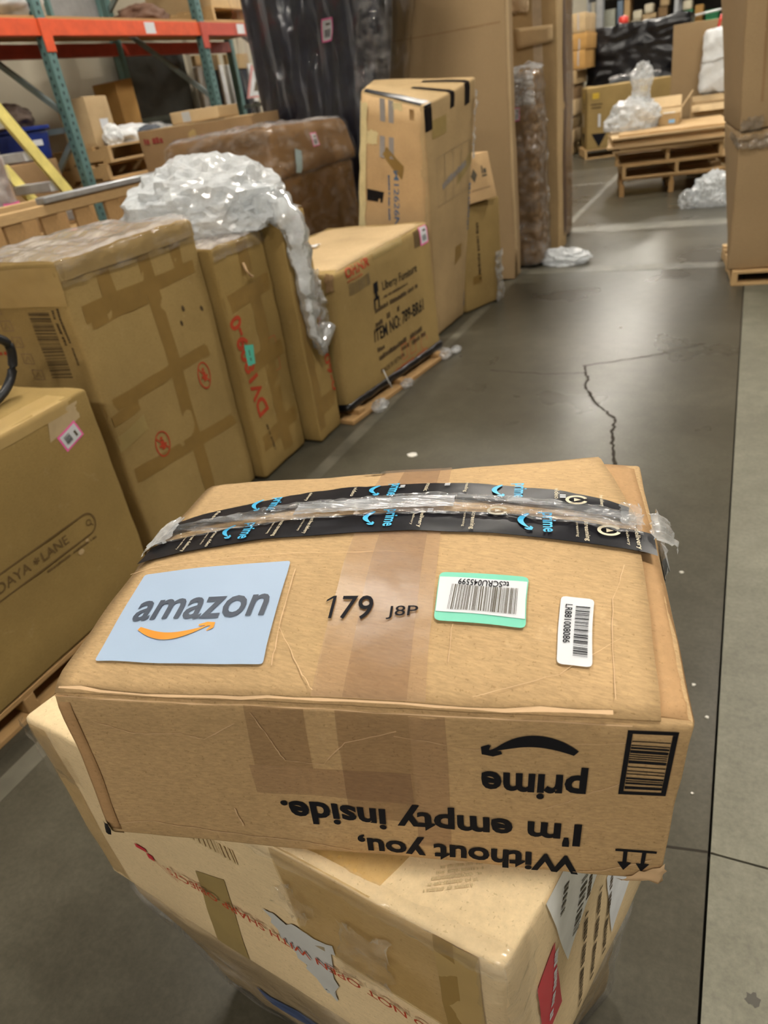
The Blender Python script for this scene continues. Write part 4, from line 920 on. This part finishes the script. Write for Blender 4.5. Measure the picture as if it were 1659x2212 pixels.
for f_ in (X, Y): patch(wr, 'stretch_film', f_, rect(0, 1, 0, 1), FILM_CRISP, .006, (24, 60), wrinkle=.02, wf=18)
patch(wr, 'stretch_film', Z, rect(0, 1, 0, 1), BAG_C, .006, (20, 20), wrinkle=.05, wf=16)
patch(wr, 'stretch_film', Y, rect(.1, .95, .84, 1.0), BAG_C, .012, (20, 20), wrinkle=.04, wf=22, ragged=.01)  # second, paler film layer put in for the highlights near the top
price_tag(wr, Y, (.32, .80), .05, .09, 0, 9)
tp2 = carton('panel_carton', Shape(box8(-2.15, -1.49, 6.95, 7.30, .01, 2.75), .008, .008, 3, 21), TAN, 'tall upright tan carton behind the crinkled film carton', 'carton', n=(8, 6, 14))
patch(tp2, 'packing_tape', Y, rect(.70, .82, .3, 1), plain('tape_pale', (.52, .42, .30), .4), .002, (3, 10))
patch(tp2, 'loose_flap', Y, ((.50, .60), (.96, .61), (.96, .65), (.48, .655)), TAN2, .03, (6, 4), thick=.004)
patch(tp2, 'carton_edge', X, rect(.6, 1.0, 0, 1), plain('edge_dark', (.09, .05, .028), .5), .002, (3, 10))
patch(tp2, 'crumpled_paper', Y, ((.35, .70), (.66, .69), (.68, .80), (.32, .82)), cardboard('kraft_paper', (.60, .46, .30)), .02, (16, 12), wrinkle=.06, wf=14, ragged=.012, thick=.002)
dk = carton('panel_carton', Shape(box8(-2.2, -1.56, 7.42, 7.95, .01, 2.8), .010, .008, 3, 22), BROWN, 'tall dark-edged carton, last of the upright ones along the aisle', 'carton', n=(6, 6, 12))
patch(dk, 'stretch_film', X, rect(0, 1, 0, 1), WRAP, .006, (10, 40), wrinkle=.012, wf=10)
crumple('plastic_film_pile', (-1.36, 6.58, .001), (.15, .12, .06), BAG_W, 31, .38, 4, label='crushed white plastic lying at the foot of the crinkled film carton', cat='plastic', flat=.4)

# ---------------------------------------------------------------- right hand pile
rb1 = carton('tall_carton', Shape([(-.036, 5.69, .105), (1.0, 5.80, .105), (.95, 6.60, .105), (-.055, 6.45, .105), (-.040, 5.69, .965), (1.0, 5.80, 1.06), (.95, 6.60, 1.06), (-.165, 6.45, .985)], .008, .005, 3, 23), PANEL, 'tall brown carton on a pallet at the right edge, lower of two', 'carton', n=(8, 8, 10))
rb2 = carton('tall_carton', Shape([(-.045, 5.69, .972), (1.0, 5.80, 1.07), (.95, 6.60, 1.07), (-.165, 6.45, .992), (-.13, 5.69, 2.5), (1.0, 5.80, 2.5), (.95, 6.60, 2.5), (-.36, 6.45, 2.5)], .008, .006, 3, 24), PANEL, 'tall brown carton at the right edge, upper of two', 'carton', n=(8, 8, 12))
patch(rb2, 'stretch_tape', Y, ((.0, -.02), (.12, -.03), (.12, .055), (.0, .045)), film('tape_strand', (.5, .42, .32), .3, .7, .2, 10), .004, (20, 10), wrinkle=.02, wf=30, ragged=.01, label='stretched clear tape band')
patch(rb1, 'stretch_tape', Y, ((.0, .90), (.22, .86), (.22, .97), (.0, .985)), film('tape_strand', (.5, .42, .32), .3, .7, .2, 10), .004, (20, 10), wrinkle=.02, wf=30, ragged=.01)
patch(rb1, 'stretch_tape', '-x', ((.5, .93), (1.0, .90), (1.0, .97), (.5, .985)), film('tape_strand', (.5, .42, .32), .3, .7, .2, 10), .004, (20, 10), wrinkle=.015, wf=30, ragged=.01)
patch(rb2, 'board_joint', Y, rect(.10, .115, .1, 1.0), BROWN, .001, (2, 8))
pallet('pallet', (.47, 6.15, 0), 6, 'wooden pallet carrying the tall brown cartons at the right edge', w=1.04, d=.90, h=.10)

# ---------------------------------------------------------------- timber pile and what stands behind it
ry = 9.0
def lp(x, y): a = math.radians(ry); return (-.87 + x * math.cos(a) - y * math.sin(a), 10.55 + x * math.sin(a) + y * math.cos(a))
zz = 0.0
labels = ('lowest wooden pallet of the timber pile, standing on tall feet', 'second wooden pallet from the floor in the timber pile', 'top wooden pallet of the timber pile, right under the boards')
for k, (dx, hh, w_) in enumerate(((0, .20, 1.2), (.03, .15, 1.24), (-.05, .15, 1.2))):
    r_ = pallet('timber_pallet', (-.87 + dx, 10.55, zz), ry + (0, 2, -1)[k], labels[k], w=w_, d=1.15, h=hh, mat=(PINE_D, PINE, PINE)[k], group='pallets of the timber pile', legs=(k == 0))
    zz += hh + .001
bd = [new_mesh('board', *box_vf(-w / 2, w / 2, -.6, .6, 0, .022, .002), (PLY, PINE)[i % 2], False) for i, w in enumerate((1.26, 1.22, 1.30))]
for k in range(8):
    o = bpy.data.objects.new('plywood_board', bd[k % 3]); COL.objects.link(o)
    o.location = (-.90 + (-.03, .02, -.06, -.02, -.08, .0, -.05, .03)[k], 10.53 + (.0, .02, -.03, .0, .02, .05, -.02, .06)[k], zz); o.rotation_euler = (0, 0, math.radians(ry + (0, 1.5, -1, .5, 2, -1, 1, -2)[k])); zz += .0235
    props(o, ('lowest', 'second lowest', 'third lowest', 'fourth lowest', 'fourth highest', 'third highest', 'second highest', 'topmost')[k] + ' flat board laid on the timber pile', 'board', 'flat boards on the timber pile')
def open_box(name, c, size, yaw, mat, label, flap=.14, z=0.0):
    """open carton: four walls, floor and four flaps"""
    r_ = thing(name, label, 'carton', (c[0], c[1], z), None, math.radians(yaw)); w, d, h = size; t = .006
    for nm, b in (('carton_floor', (-w / 2, w / 2, -d / 2, d / 2, 0, t)), ('carton_wall', (-w / 2, w / 2, -d / 2, -d / 2 + t, t, h)), ('carton_wall', (-w / 2, w / 2, d / 2 - t, d / 2, t, h)), ('carton_wall', (-w / 2, -w / 2 + t, -d / 2 + t, d / 2 - t, t, h)), ('carton_wall', (w / 2 - t, w / 2, -d / 2 + t, d / 2 - t, t, h))):
        mk(nm, *box_vf(*b), mat, r_, False, True)
    for sx, sy in ((1, 0), (-1, 0), (0, 1), (0, -1)):
        V, Fc = box_vf(0, flap, -(d if sx else w) / 2 + .01, (d if sx else w) / 2 - .01, 0, .005)
        o = mk('carton_flap', V, Fc, mat, r_, False, True)
        o.location = (sx * w / 2, sy * d / 2, h); o.rotation_euler = (0, math.radians({(1, 0): -55, (-1, 0): -80, (0, 1): -35, (0, -1): 35}[(sx, sy)]), math.atan2(sy, sx))
    return r_
open_box('open_carton', (-1.10, 11.02), (.62, .32, .16), 5, TAN2, 'open tan carton with raised flaps on the timber pile', .20, zz + .001)
open_box('open_carton', (-.48, 11.65), (.50, .6, .82), 4, TAN2, 'open tan carton with folded-out flap right of the timber pile', .12, .001)
wbag = thing('white_bag', 'bulging white plastic bag with clear twisted neck in front of the open carton', 'plastic bag', (-1.32, 10.55, zz + .001))
crumple('bag_body', (-1.33, 10.55, zz + .001), (.27, .19, .19), BAG_W, 41, .22, 4, parent=wbag, flat=.4)
crumple('bag_neck', (-1.24, 10.56, zz + .27), (.15, .10, .20), BAG_C, 42, .22, 4, parent=wbag, waist=lambda z: .55 + .45 * abs(z + .1) if z < .55 else .8)
bk = thing('packet', 'small packet with white label and blue corner beside the bulging white bag', 'packet', (-.90, 10.62, zz + .001))
mk('packet_body', *box_vf(-.12, .12, -.09, .09, 0, .13, .004), TAN, bk, False, True); mk('packet_label', *box_vf(-.08, .06, -.06, .06, .1301, .132), GREY_PAPER, bk, False, True); mk('packet_corner', *box_vf(.0, .07, -.092, -.0901, .02, .06), plain('print_sky', (.25, .5, .8), .5), bk, False, True)
bc = carton('big_carton', Shape(box8(-1.06, -.02, 12.3, 12.8, .01, 1.76), .01, .01, 2, 30), PANEL, 'upright plain brown carton behind the timber pile on the right', 'carton', n=(8, 4, 10))
hb = thing('hanging_sack', 'long white sack hung over the upright brown carton', 'sack', (-.48, 12.2, .9))
hs = Shape(box8(-.69, -.18, 12.06, 12.24, .90, 1.62, 0, [(.04, 0, .05), (0, 0, 0), (0, 0, 0), (.04, 0, .05)]), .08, .02, 6, 31)
V, Fc = body_vf(hs, (14, 5, 20)); mk('sack_body', V, Fc, BAG_SOLID, hb)
hc = Ct(hb, hs); patch(hc, 'sack_fold', Y, ((.0, .48), (1, .56), (1, .62), (.0, .50)), BAG_SOLID, .006, (14, 6), wrinkle=.02, wf=20, thick=.003)
mk('sack_loop', *tube_vf([(-.5, 12.15, 1.60), (-.48, 12.18, 1.74), (-.46, 12.32, 1.80), (-.45, 12.4, 1.772)], .02, 8), RED_PL, hb)
crumple('plastic_bag', (-.26, 8.95, .001), (.17, .15, .155), BAG_W, 45, .3, 5, label='crumpled clear bag on the floor beside the tall brown cartons', cat='plastic bag', flat=.25)
crumple('plastic_bag', (-.50, 8.88, .001), (.08, .09, .09), BAG_C, 47, .3, 4, label='small clear plastic scrap left of the crumpled bag on the floor', cat='plastic bag', flat=.25)
pallet('pallet', (-2.0, 14.9, 0), 18, 'wooden pallet under the carton with the black triangle', w=1.5, d=.8, h=.15)
tc = carton('carton', Shape(box8(-2.70, -1.30, 14.5, 15.2, .152, 1.1, 18), .006, .006, 3, 33), OCHRE2, 'tan carton with black triangle symbol standing on a pallet in the background', 'carton', n=(8, 6, 8))
for f_, u in (('-x', .42), (Y, .06), (Y, .62)):
    ink(tc, 'printed_icon', f_, rect2d(0, 0, .11, .09), (u, .82), YELLOW_INK, 0, .004); ink(tc, 'printed_line', f_, join_vf([rect2d(-.03, 0, .17, .02), rect2d(-.02, -.05, .15, -.03)]), (u, .72), INK_BROWN, 0, .004)
for f_, u in (('-x', .2), (Y, .05)):
    ink(tc, 'printed_icon', f_, poly2d([(0, .22), (.13, 0), (.26, .22)]), (u, .02), INK, 0, .004, label='black triangle symbol'); ink(tc, 'printed_icon', f_, rect2d(0, 0, .045, .20), (u + .08, .36), WHITE_LABEL, 0, .004)
bp = carton('wrapped_load', Shape(box8(-2.95, -1.05, 16.4, 17.5, .01, 1.98, 0, [(0, 0, 0), (-.1, 0, .05), (-.1, 0, .05), (0, 0, -.02)]), .06, .02, 3, 34), BLACK_FILM, 'large load wrapped in glossy black film in the background', 'wrapped load', n=(30, 10, 24))
patch(bp, 'black_film', Y, rect(0, 1, .48, 1), BLACK_FILM, .01, (40, 30), wrinkle=.05, wf=5); patch(bp, 'black_film', Y, rect(0, 1, .0, .45), BLACK_FILM, .01, (40, 24), wrinkle=.05, wf=5)
patch(bp, 'card_edge', Y, ((.02, .50), (.40, .42), (.40, .47), (.02, .56)), TAN, .12, (6, 3), thick=.01)
lb2 = carton('flat_bundle', Shape(box8(-2.45, -1.55, 15.5, 16.2, .01, 1.16, 8), .04, .02, 5, 35), plain('film_dark_grey', (.05, .055, .06), .25, .6), 'dark grey bundle with shiny film edges behind the triangle carton', 'bundle', n=(12, 8, 10))
patch(lb2, 'film_edges', Z, rect(0, 1, 0, 1), WRAP_TOP, .004, (30, 20), wrinkle=.05, wf=10)
# stacked flat-packed cartons on the left of the far aisle
z0 = .01
for k in range(9):
    h_ = (.20, .24, .22, .26, .24, .22, .30, .26, .30)[k]; jx = (0, .02, -.02, .03, 0, .05, .20, .22, .2)[k]
    o = carton('flat_carton', Shape(box8(-4.1, -2.98 + jx, 15.25, 16.3, z0, z0 + h_ - .010), .006, .005, 4, 50 + k), (TAN, TAN2, TAN, TAN2, BROWN, TAN, ORANGE_K, ORANGE_K, TAN2)[k], ('lowest', 'second lowest', 'third lowest', 'fourth lowest', 'middle', 'fourth highest', 'third highest', 'second highest', 'topmost')[k] + ' flat carton of the tall stack left of the black load', 'carton', 'flat cartons stacked in the far aisle', n=(4, 4, 3))
    for u in (.80, .90): patch(o, 'strap', Y, rect(u, u + .02, 0, 1), plain('strap_grey', (.45, .42, .42), .5), .003, (2, 2))
    z0 += h_
mk_based('steel_column', *box_vf(-3.12, -2.98, 18.3, 18.5, 0, 4.5, .01), GREY_STEEL, False, label='grey steel column behind the black load', cat='column')
# far storage shelves
fr = thing('storage_rack', 'far storage rack with crowded shelves against the end wall', 'rack', (-1.5, 19.6, 0))
for x in (-3.4, -1.62, .2):
    for y in (19.1, 20.1): mk('rack_upright', *box_vf(x - .04, x + .04, y - .04, y + .04, 0, 3.6), GREY_STEEL, fr, False)
for z in (.9, 1.72, 2.62):
    mk('rack_shelf', *box_vf(-3.4, .2, 19.1, 20.1, z, z + .05), PINE_D, fr, False)
    mk('rack_beam', *box_vf(-3.4, .2, 19.04, 19.1, z - .05, z + .05), plain('steel_dark', (.05, .05, .05), .5), fr, False)
mk('rack_dark_sheet', *box_vf(-3.4, .2, 20.14, 20.17, 0, 3.6), plain('gap_dark', (.035, .03, .025), .8), fr, False)  # dark sheet added behind the shelves to darken the gaps
FB = [(-3.30, -2.86, 1.774, .62, plain('panel_sage', (.36, .37, .30), .6), 'sage grey flat panel', 'panel'), (-2.82, -2.70, 1.774, .75, plain('post_blue', (.16, .22, .30), .5), 'blue-grey upright board', 'board'), (-2.68, -2.56, 1.774, .74, PINE, 'tan upright board', 'board'),
      (-2.52, -2.32, 1.774, .34, CREAM, 'cream carton with rounded face', 'carton'), (-2.30, -2.02, 1.774, .42, TAN2, 'tan carton', 'carton'), (-1.98, -1.80, 1.774, .50, BROWN, 'dark brown carton', 'carton'), (-1.52, -1.30, 1.774, .36, GREEN_PL, 'green crate', 'crate'), (-1.26, -1.10, 1.774, .42, ORANGE_K, 'orange-brown carton', 'carton'), (-1.05, -.80, 1.774, .30, GREEN_PL, 'green tub', 'tub'), (-.72, -.50, 1.774, .40, CREAM, 'cream carton', 'carton')]
for x0, x1, z, h_, m_, lab, ct_ in FB:
    c_ = carton(ct_.replace(' ', '_'), Shape(box8(x0, x1, 19.15, 19.7, z, z + h_), .015, .004, 4, int(-x0 * 10)), m_, lab + ' on the far storage rack, ' + ('beside the steel column' if x0 < -3 else 'between its neighbours of other colours'), ct_, 'goods on the far rack', n=(3, 3, 3))
for i, (x, z) in enumerate(((-2.49, 2.12), (-2.26, 2.20), (-1.95, 2.28), (-1.50, 2.14), (-.70, 2.18))):
    c_ = carton('carton', Shape(box8(x, x + .18, 19.12, 19.5, z, z + .17), .03, .002, 4, 70 + i), (CREAM, CREAM, TAN2, CREAM, BROWN)[i], ('leftmost cream', 'second from left cream', 'tan', 'rightmost cream', 'brown')[i] + ' small carton stacked high on the far rack', 'carton', n=(3, 3, 3))
rd = mk_based('red_canister', *tube_vf([(-2.38, 18.9, 1.985), (-2.38, 18.9, 2.13), (-2.38, 18.9, 2.15)], [.09, .09, .03], 14), RED_PL, label='small red canister on the black wrapped load', cat='canister'); rd.location = (-2.38, 17.0, 1.985)
mk('metal_pole', *tube_vf([(-1.70, 19.03, 1.99), (-.70, 19.03, 2.05)], .022, 10), WHITE_STEEL, fr, label='shiny metal pole')  # loose slanting silver pole, attached to the rack as a part of it

# ---------------------------------------------------------------- pallet rack along the left wall
rk = thing('pallet_rack', 'teal steel pallet rack with an orange-red beam along the left wall', 'rack', (-5.2, 5.6, 0))
for y in (2.75, 4.68, 6.60, 8.55):
    for x in (-4.70, -5.72):
        u_ = mk('upright', *box_vf(x - .04, x + .04, y - .04, y + .04, 0, 3.3, .006), TEAL_STEEL, rk, False)
        if x > -5:
            sl = [box_vf(x - .018 + (k % 2) * .012, x - .002 + (k % 2) * .012, y - .0425, y - .0395, .9 + k * .05, .922 + k * .05) for k in range(46)] + [box_vf(x + .0395, x + .0425, y - .018 + (k % 2) * .012, y - .002 + (k % 2) * .012, .9 + k * .05, .922 + k * .05) for k in range(46)]
            o = mk('upright_slots', *join_vf(sl), plain('slot_dark', (.03, .05, .05), .8), u_, False); o['kind'] = 'stuff'
    for a, b in (((-4.7, y, 1.66), (-5.72, y, 2.45)), ((-4.7, y, 1.575), (-5.72, y, 1.575)), ((-4.7, y, 1.52), (-5.72, y, .72)), ((-4.7, y, .3), (-5.72, y, .3)), ((-5.72, y, 2.5), (-4.7, y, 3.2))):
        mk('brace', *bar_vf(a, b, .03, .04), plain('steel_teal_grey', (.20, .25, .25), .4, .5, .4), rk, False)
for i, (a, b) in enumerate(((2.79, 4.64), (4.72, 6.56), (6.64, 8.51))):
    for z in (.80, 2.17):
        mk('beam', *box_vf(-4.735, -4.665, a, b, z, z + .105, .004), (ORANGE_STEEL if i < 2 else RED_STEEL), rk, False)
        mk('beam', *box_vf(-5.755, -5.685, a, b, z - .02, z + .085, .004), RED_STEEL, rk, False)
        if z > 1:
            mk('beam_connector', *box_vf(-4.662, -4.652, a - .085, a + .005, z - .10, z + .105, .002), (ORANGE_STEEL if i < 2 else RED_STEEL), rk, False)
            mk('beam_label', *box_vf(-4.6648, -4.6635, lerp(a, b, .28 + .3 * (i == 1)), lerp(a, b, .28 + .3 * (i == 1)) + .13, z + .015, z + .095), WHITE_LABEL, rk, False)
    for z in (.905, 2.275):
        for k in range(5):
            x_ = -4.78 - k * .205
            mk('deck_plank', *box_vf(x_ - .10, x_ + .095, a, b, z, z + .02), (PINE_D if z > 1 else PINE), rk, False)
# goods on the rack
for k, lab in enumerate(('lowest pallet of the stack in the teal rack', 'third pallet from the top in the teal rack stack', 'second pallet from the top in the teal rack stack', 'top pallet of the stack in the teal rack under white bags')):
    pallet('pallet', (-5.20 + .015 * (k % 2), 5.60, .926 + k * .125), 90 + (0, 2, -2, 1)[k], lab, w=1.20, d=.92, h=.124, group='pallets stacked in the rack')
zt = .926 + 4 * .125
lcn = carton('carton', Shape(box8(-5.15, -4.85, 5.03, 5.31, zt, zt + .36, 4), .006, .004, 5, 80), TAN2, 'tan carton with a white paper label on the rack pallets', 'carton', n=(4, 4, 4))
patch(lcn, 'paper_label', X, rect(.38, .75, .22, .55), WHITE_LABEL, .003, (3, 3))
ocn = carton('carton', Shape(box8(-5.55, -5.28, 5.93, 6.17, zt, zt + .48, 0, [(0, 0, 0), (0, 0, .0), (0, 0, .02), (0, 0, .02)]), .006, .004, 5, 81), ORANGE_K, 'narrow upright orange-tan carton on the rack pallets', 'carton', n=(4, 4, 4))
for i, (x, y, s_, lab) in enumerate(((-4.92, 5.56, (.13, .22, .07), 'white and grey crumpled bag on the rack pallets beside the labelled carton'), (-4.95, 5.92, (.12, .14, .06), 'small crumpled clear bag on the rack pallets under the orange-tan carton'), (-4.80, 5.20, (.05, .07, .08), 'folded white film at the pallet edge beside the teal upright'))):
    crumple('plastic_bag', (x, y, zt), s_, (BAG_SOLID, BAG_C, BAG_SOLID)[i], 60 + i, .28, 4, label=lab, cat='plastic bag', flat=.4)
crumple('dark_bundle', (-4.81, 5.66, zt), (.07, .13, .06), plain('cloth_dark', (.06, .07, .09), .6), 66, .3, 3, label='dark bundle among the white bags on the rack pallets', cat='bundle', flat=.4)
hcn = carton('carton', Shape(box8(-5.65, -4.85, 3.75, 4.58, .926, 1.40), .01, .005, 3, 82), BROWN, 'brown carton on the lower rack shelf under the blue bin', 'carton', n=(4, 4, 4))
bb = thing('storage_bin', 'dark blue plastic storage bin on the rack left of the teal upright', 'bin', (-5.05, 4.40, 1.401))
bs = Shape(box8(-5.20, -4.90, 4.36, 4.60, 1.401, 1.60, 0, [(-.02, -.02, 0), (.02, -.02, 0), (.02, .02, 0), (-.02, .02, 0)]), .02, .001, 4, 83)
V, Fc = body_vf(bs, (4, 4, 4)); mk('bin_body', V, Fc, BLUE_PL, bb); mk('bin_lid', *box_vf(-5.24, -4.86, 4.33, 4.625, 1.602, 1.63, .006), BLUE_PL, bb, False); mk('bin_print', *box_vf(-4.888, -4.884, 4.44, 4.53, 1.50, 1.54), WHITE_LABEL, bb, False)
crumple('dark_sack', (-5.10, 4.46, 1.632), (.15, .14, .09), plain('sack_brown', (.09, .06, .045), .6), 68, .25, 4, label='dark brown sack heaped on the blue bin', cat='sack', flat=.4)
crumple('white_sack', (-5.05, 4.60, 2.296), (.3, .32, .2), BAG_SOLID, 71, .2, 4, label='white sack on the top shelf at the left edge', cat='sack', flat=.3)
pallet('pallet', (-5.22, 7.55, 2.296), 90, 'wooden pallet on the top rack shelf beside the mattress', w=1.2, d=.92, h=.13)
carton('carton', Shape(box8(-5.6, -4.82, 7.05, 8.1, 2.428, 3.1), .01, .005, 3, 84), TAN2, 'tan carton on the pallet on the top rack shelf', 'carton', n=(4, 4, 4))
crumple('brown_bundle', (-5.02, 6.22, 2.296), (.16, .2, .08), plain('cloth_brown', (.16, .085, .055), .7), 72, .3, 4, label='loose brown bundle on the top rack shelf', cat='bundle', flat=.4)
mf = thing('monitor_frame', 'grey framed panel leaning on the top rack shelf', 'panel', (-5.3, 5.75, 2.296))
mk('panel_board', *box_vf(-5.32, -5.30, 5.45, 6.0, 2.297, 2.75), plain('panel_grey', (.24, .24, .24), .5), mf, False)
for b in ((5.42, 6.03, 2.296, 2.33), (5.42, 5.45, 2.33, 2.75), (6.0, 6.03, 2.33, 2.75)): mk('panel_frame', *box_vf(-5.33, -5.28, *b), TEAL_STEEL, mf, False)
# against the wall
mk_based('partition_board', *box_vf(-6.12, -6.04, 6.95, 8.05, 0, 2.30, .01), DARK_PANEL, False, label='large dark green-grey panel leaning against the left wall', cat='panel')
for i, (y0, lab) in enumerate(((8.10, 'left of the two white-edged glass panels by the wall'), (8.75, 'right of the two white-edged glass panels by the wall'))):
    g_ = thing('framed_panel', lab, 'panel', (-5.95, y0 + .25, 0), 'white-edged panels by the wall')
    mk('panel_glass', *box_vf(-5.98, -5.96, y0 + .08, y0 + .46, 0, 2.0), plain('glass_dark', (.03, .04, .055), .15, .6), g_, False)
    for a in (y0, y0 + .44): mk('panel_edge', *box_vf(-6.0, -5.93, a, a + .11, 0, 2.05, .008), WHITE_STEEL, g_, False)
    mk('panel_top', *box_vf(-6.0, -5.94, y0 + .02, y0 + .5, 2.0, 2.16, .004), TAN, g_, False)
ts = thing('warning_sign', 'white triangular warning sign with a red rim near the mattress', 'sign', (-5.75, 9.0, 0))
mk('sign_post', *box_vf(-5.80, -5.76, 8.97, 9.03, 0, 1.62), plain('steel_dark', (.05, .05, .05), .5), ts, False)
def tri(s_, x, th): return [(x + t_, 9.0 + a, 1.62 + b) for t_ in (0, th) for a, b in ((-.24 * s_, .04 + .1 * (1 - s_)), (.24 * s_, .04 + .1 * (1 - s_)), (0, .04 + .1 * (1 - s_) + .36 * s_))], [[2, 1, 0], [3, 4, 5], [0, 1, 4, 3], [1, 2, 5, 4], [2, 0, 3, 5]]
mk('sign_rim', *tri(1.0, -5.76, .012), plain('sign_red', (.65, .28, .28), .5), ts, False); mk('sign_face', *tri(.8, -5.747, .004), WHITE_LABEL, ts, False); mk('sign_mark', *tri(.3, -5.742, .004), INK_GREY, ts, False)
# ladder, crate, film stack
ld = thing('step_ladder', 'yellow fibreglass ladder with white steps leaning beside the rack', 'ladder', (-4.45, 4.3, 0))
lA, lB = (3.09, 2.60), (4.725, .01)
for x in (-4.22, -4.60): mk('ladder_rail', *bar_vf((x, lA[0], lA[1]), (x, lB[0], lB[1] + .03), .03, .075), YELLOW, ld, False)
for k in range(12):
    z = .28 + k * .20; t = (z - lB[1]) / (lA[1] - lB[1]); y = lerp(lB[0], lA[0], t)
    mk('ladder_step', *box_vf(-4.59, -4.23, y - .06, y + .05, z - .06, z, .006), WHITE_STEEL, ld, False)
for x in (-4.22, -4.60): mk('ladder_foot', *box_vf(x - .025, x + .025, 4.67, 4.77, 0, .045, .005), RUBBER, ld, False)
ps = carton('wrapped_stack', Shape(box8(-4.62, -3.98, 2.55, 3.38, .01, 1.02), .02, .01, 4, 90), PINKISH, 'pinkish carton in white film at the left edge, lower of two', 'carton', n=(6, 6, 6))
ps2 = carton('wrapped_stack', Shape(box8(-4.60, -3.99, 2.58, 3.37, 1.024, 1.50), .04, .014, 5, 91), PINKISH, 'pinkish carton in white film at the left edge, upper of two', 'carton', n=(6, 6, 6))
for c_ in (ps, ps2):
    for f_ in (X, Y): patch(c_, 'stretch_film', f_, rect(0, 1, 0, 1), WRAP_TOP, .006, (30, 30), wrinkle=.02, wf=12)
patch(ps2, 'pink_mark', X, rect(.80, .96, .30, .45), PINK, .03, (3, 3))
crumple('film_knot', (-4.3, 3.1, 1.53), (.22, .22, .06), BAG_W, 92, .25, 4, label='loose white film on the upper pinkish carton', cat='plastic', flat=.4)
cr = thing('slatted_crate', 'open wooden crate with upright slats behind the tall taped carton', 'crate', (-3.65, 3.0, 0))
for x in (-3.40, -3.86):
    mk('crate_rail', *box_vf(x - .02, x + .02, 1.95, 4.0, 1.17, 1.225, .004), PINE, cr, False); mk('crate_rail', *box_vf(x - .02, x + .02, 1.95, 4.0, .05, .12, .004), PINE, cr, False)
    for k in range(9):
        y = 1.98 + k * .245; mk('crate_slat', *box_vf(x - .012, x + .012, y, y + .12, .12, 1.17, .003), PINE_D, cr, False)
for y in (1.97, 3.98): mk('crate_end', *box_vf(-3.84, -3.42, y - .02, y + .02, .05, 1.20, .004), PINE_D, cr, False)
mk('crate_base', *box_vf(-3.88, -3.38, 1.95, 4.0, .0, .05), PINE_D, cr, False)
mk_based('metal_bar', *box_vf(-3.435, -3.365, 3.0, 3.99, 1.227, 1.262, .006), GREY_STEEL, False, label='grey metal bar lying along the crate rail', cat='bar')
for i, (y, m_, lab) in enumerate(((2.5, BAG_SOLID, 'white bundle inside the slatted crate, left'), (3.0, plain('cloth_grey', (.22, .23, .25), .6), 'grey bundle inside the slatted crate, middle'), (3.5, BROWN, 'brown bundle inside the slatted crate, right'))):
    crumple('bundle', (-3.63, y, .051), (.13, .16, .42), m_, 95 + i, .2, 3, label=lab, cat='bundle', flat=.3)
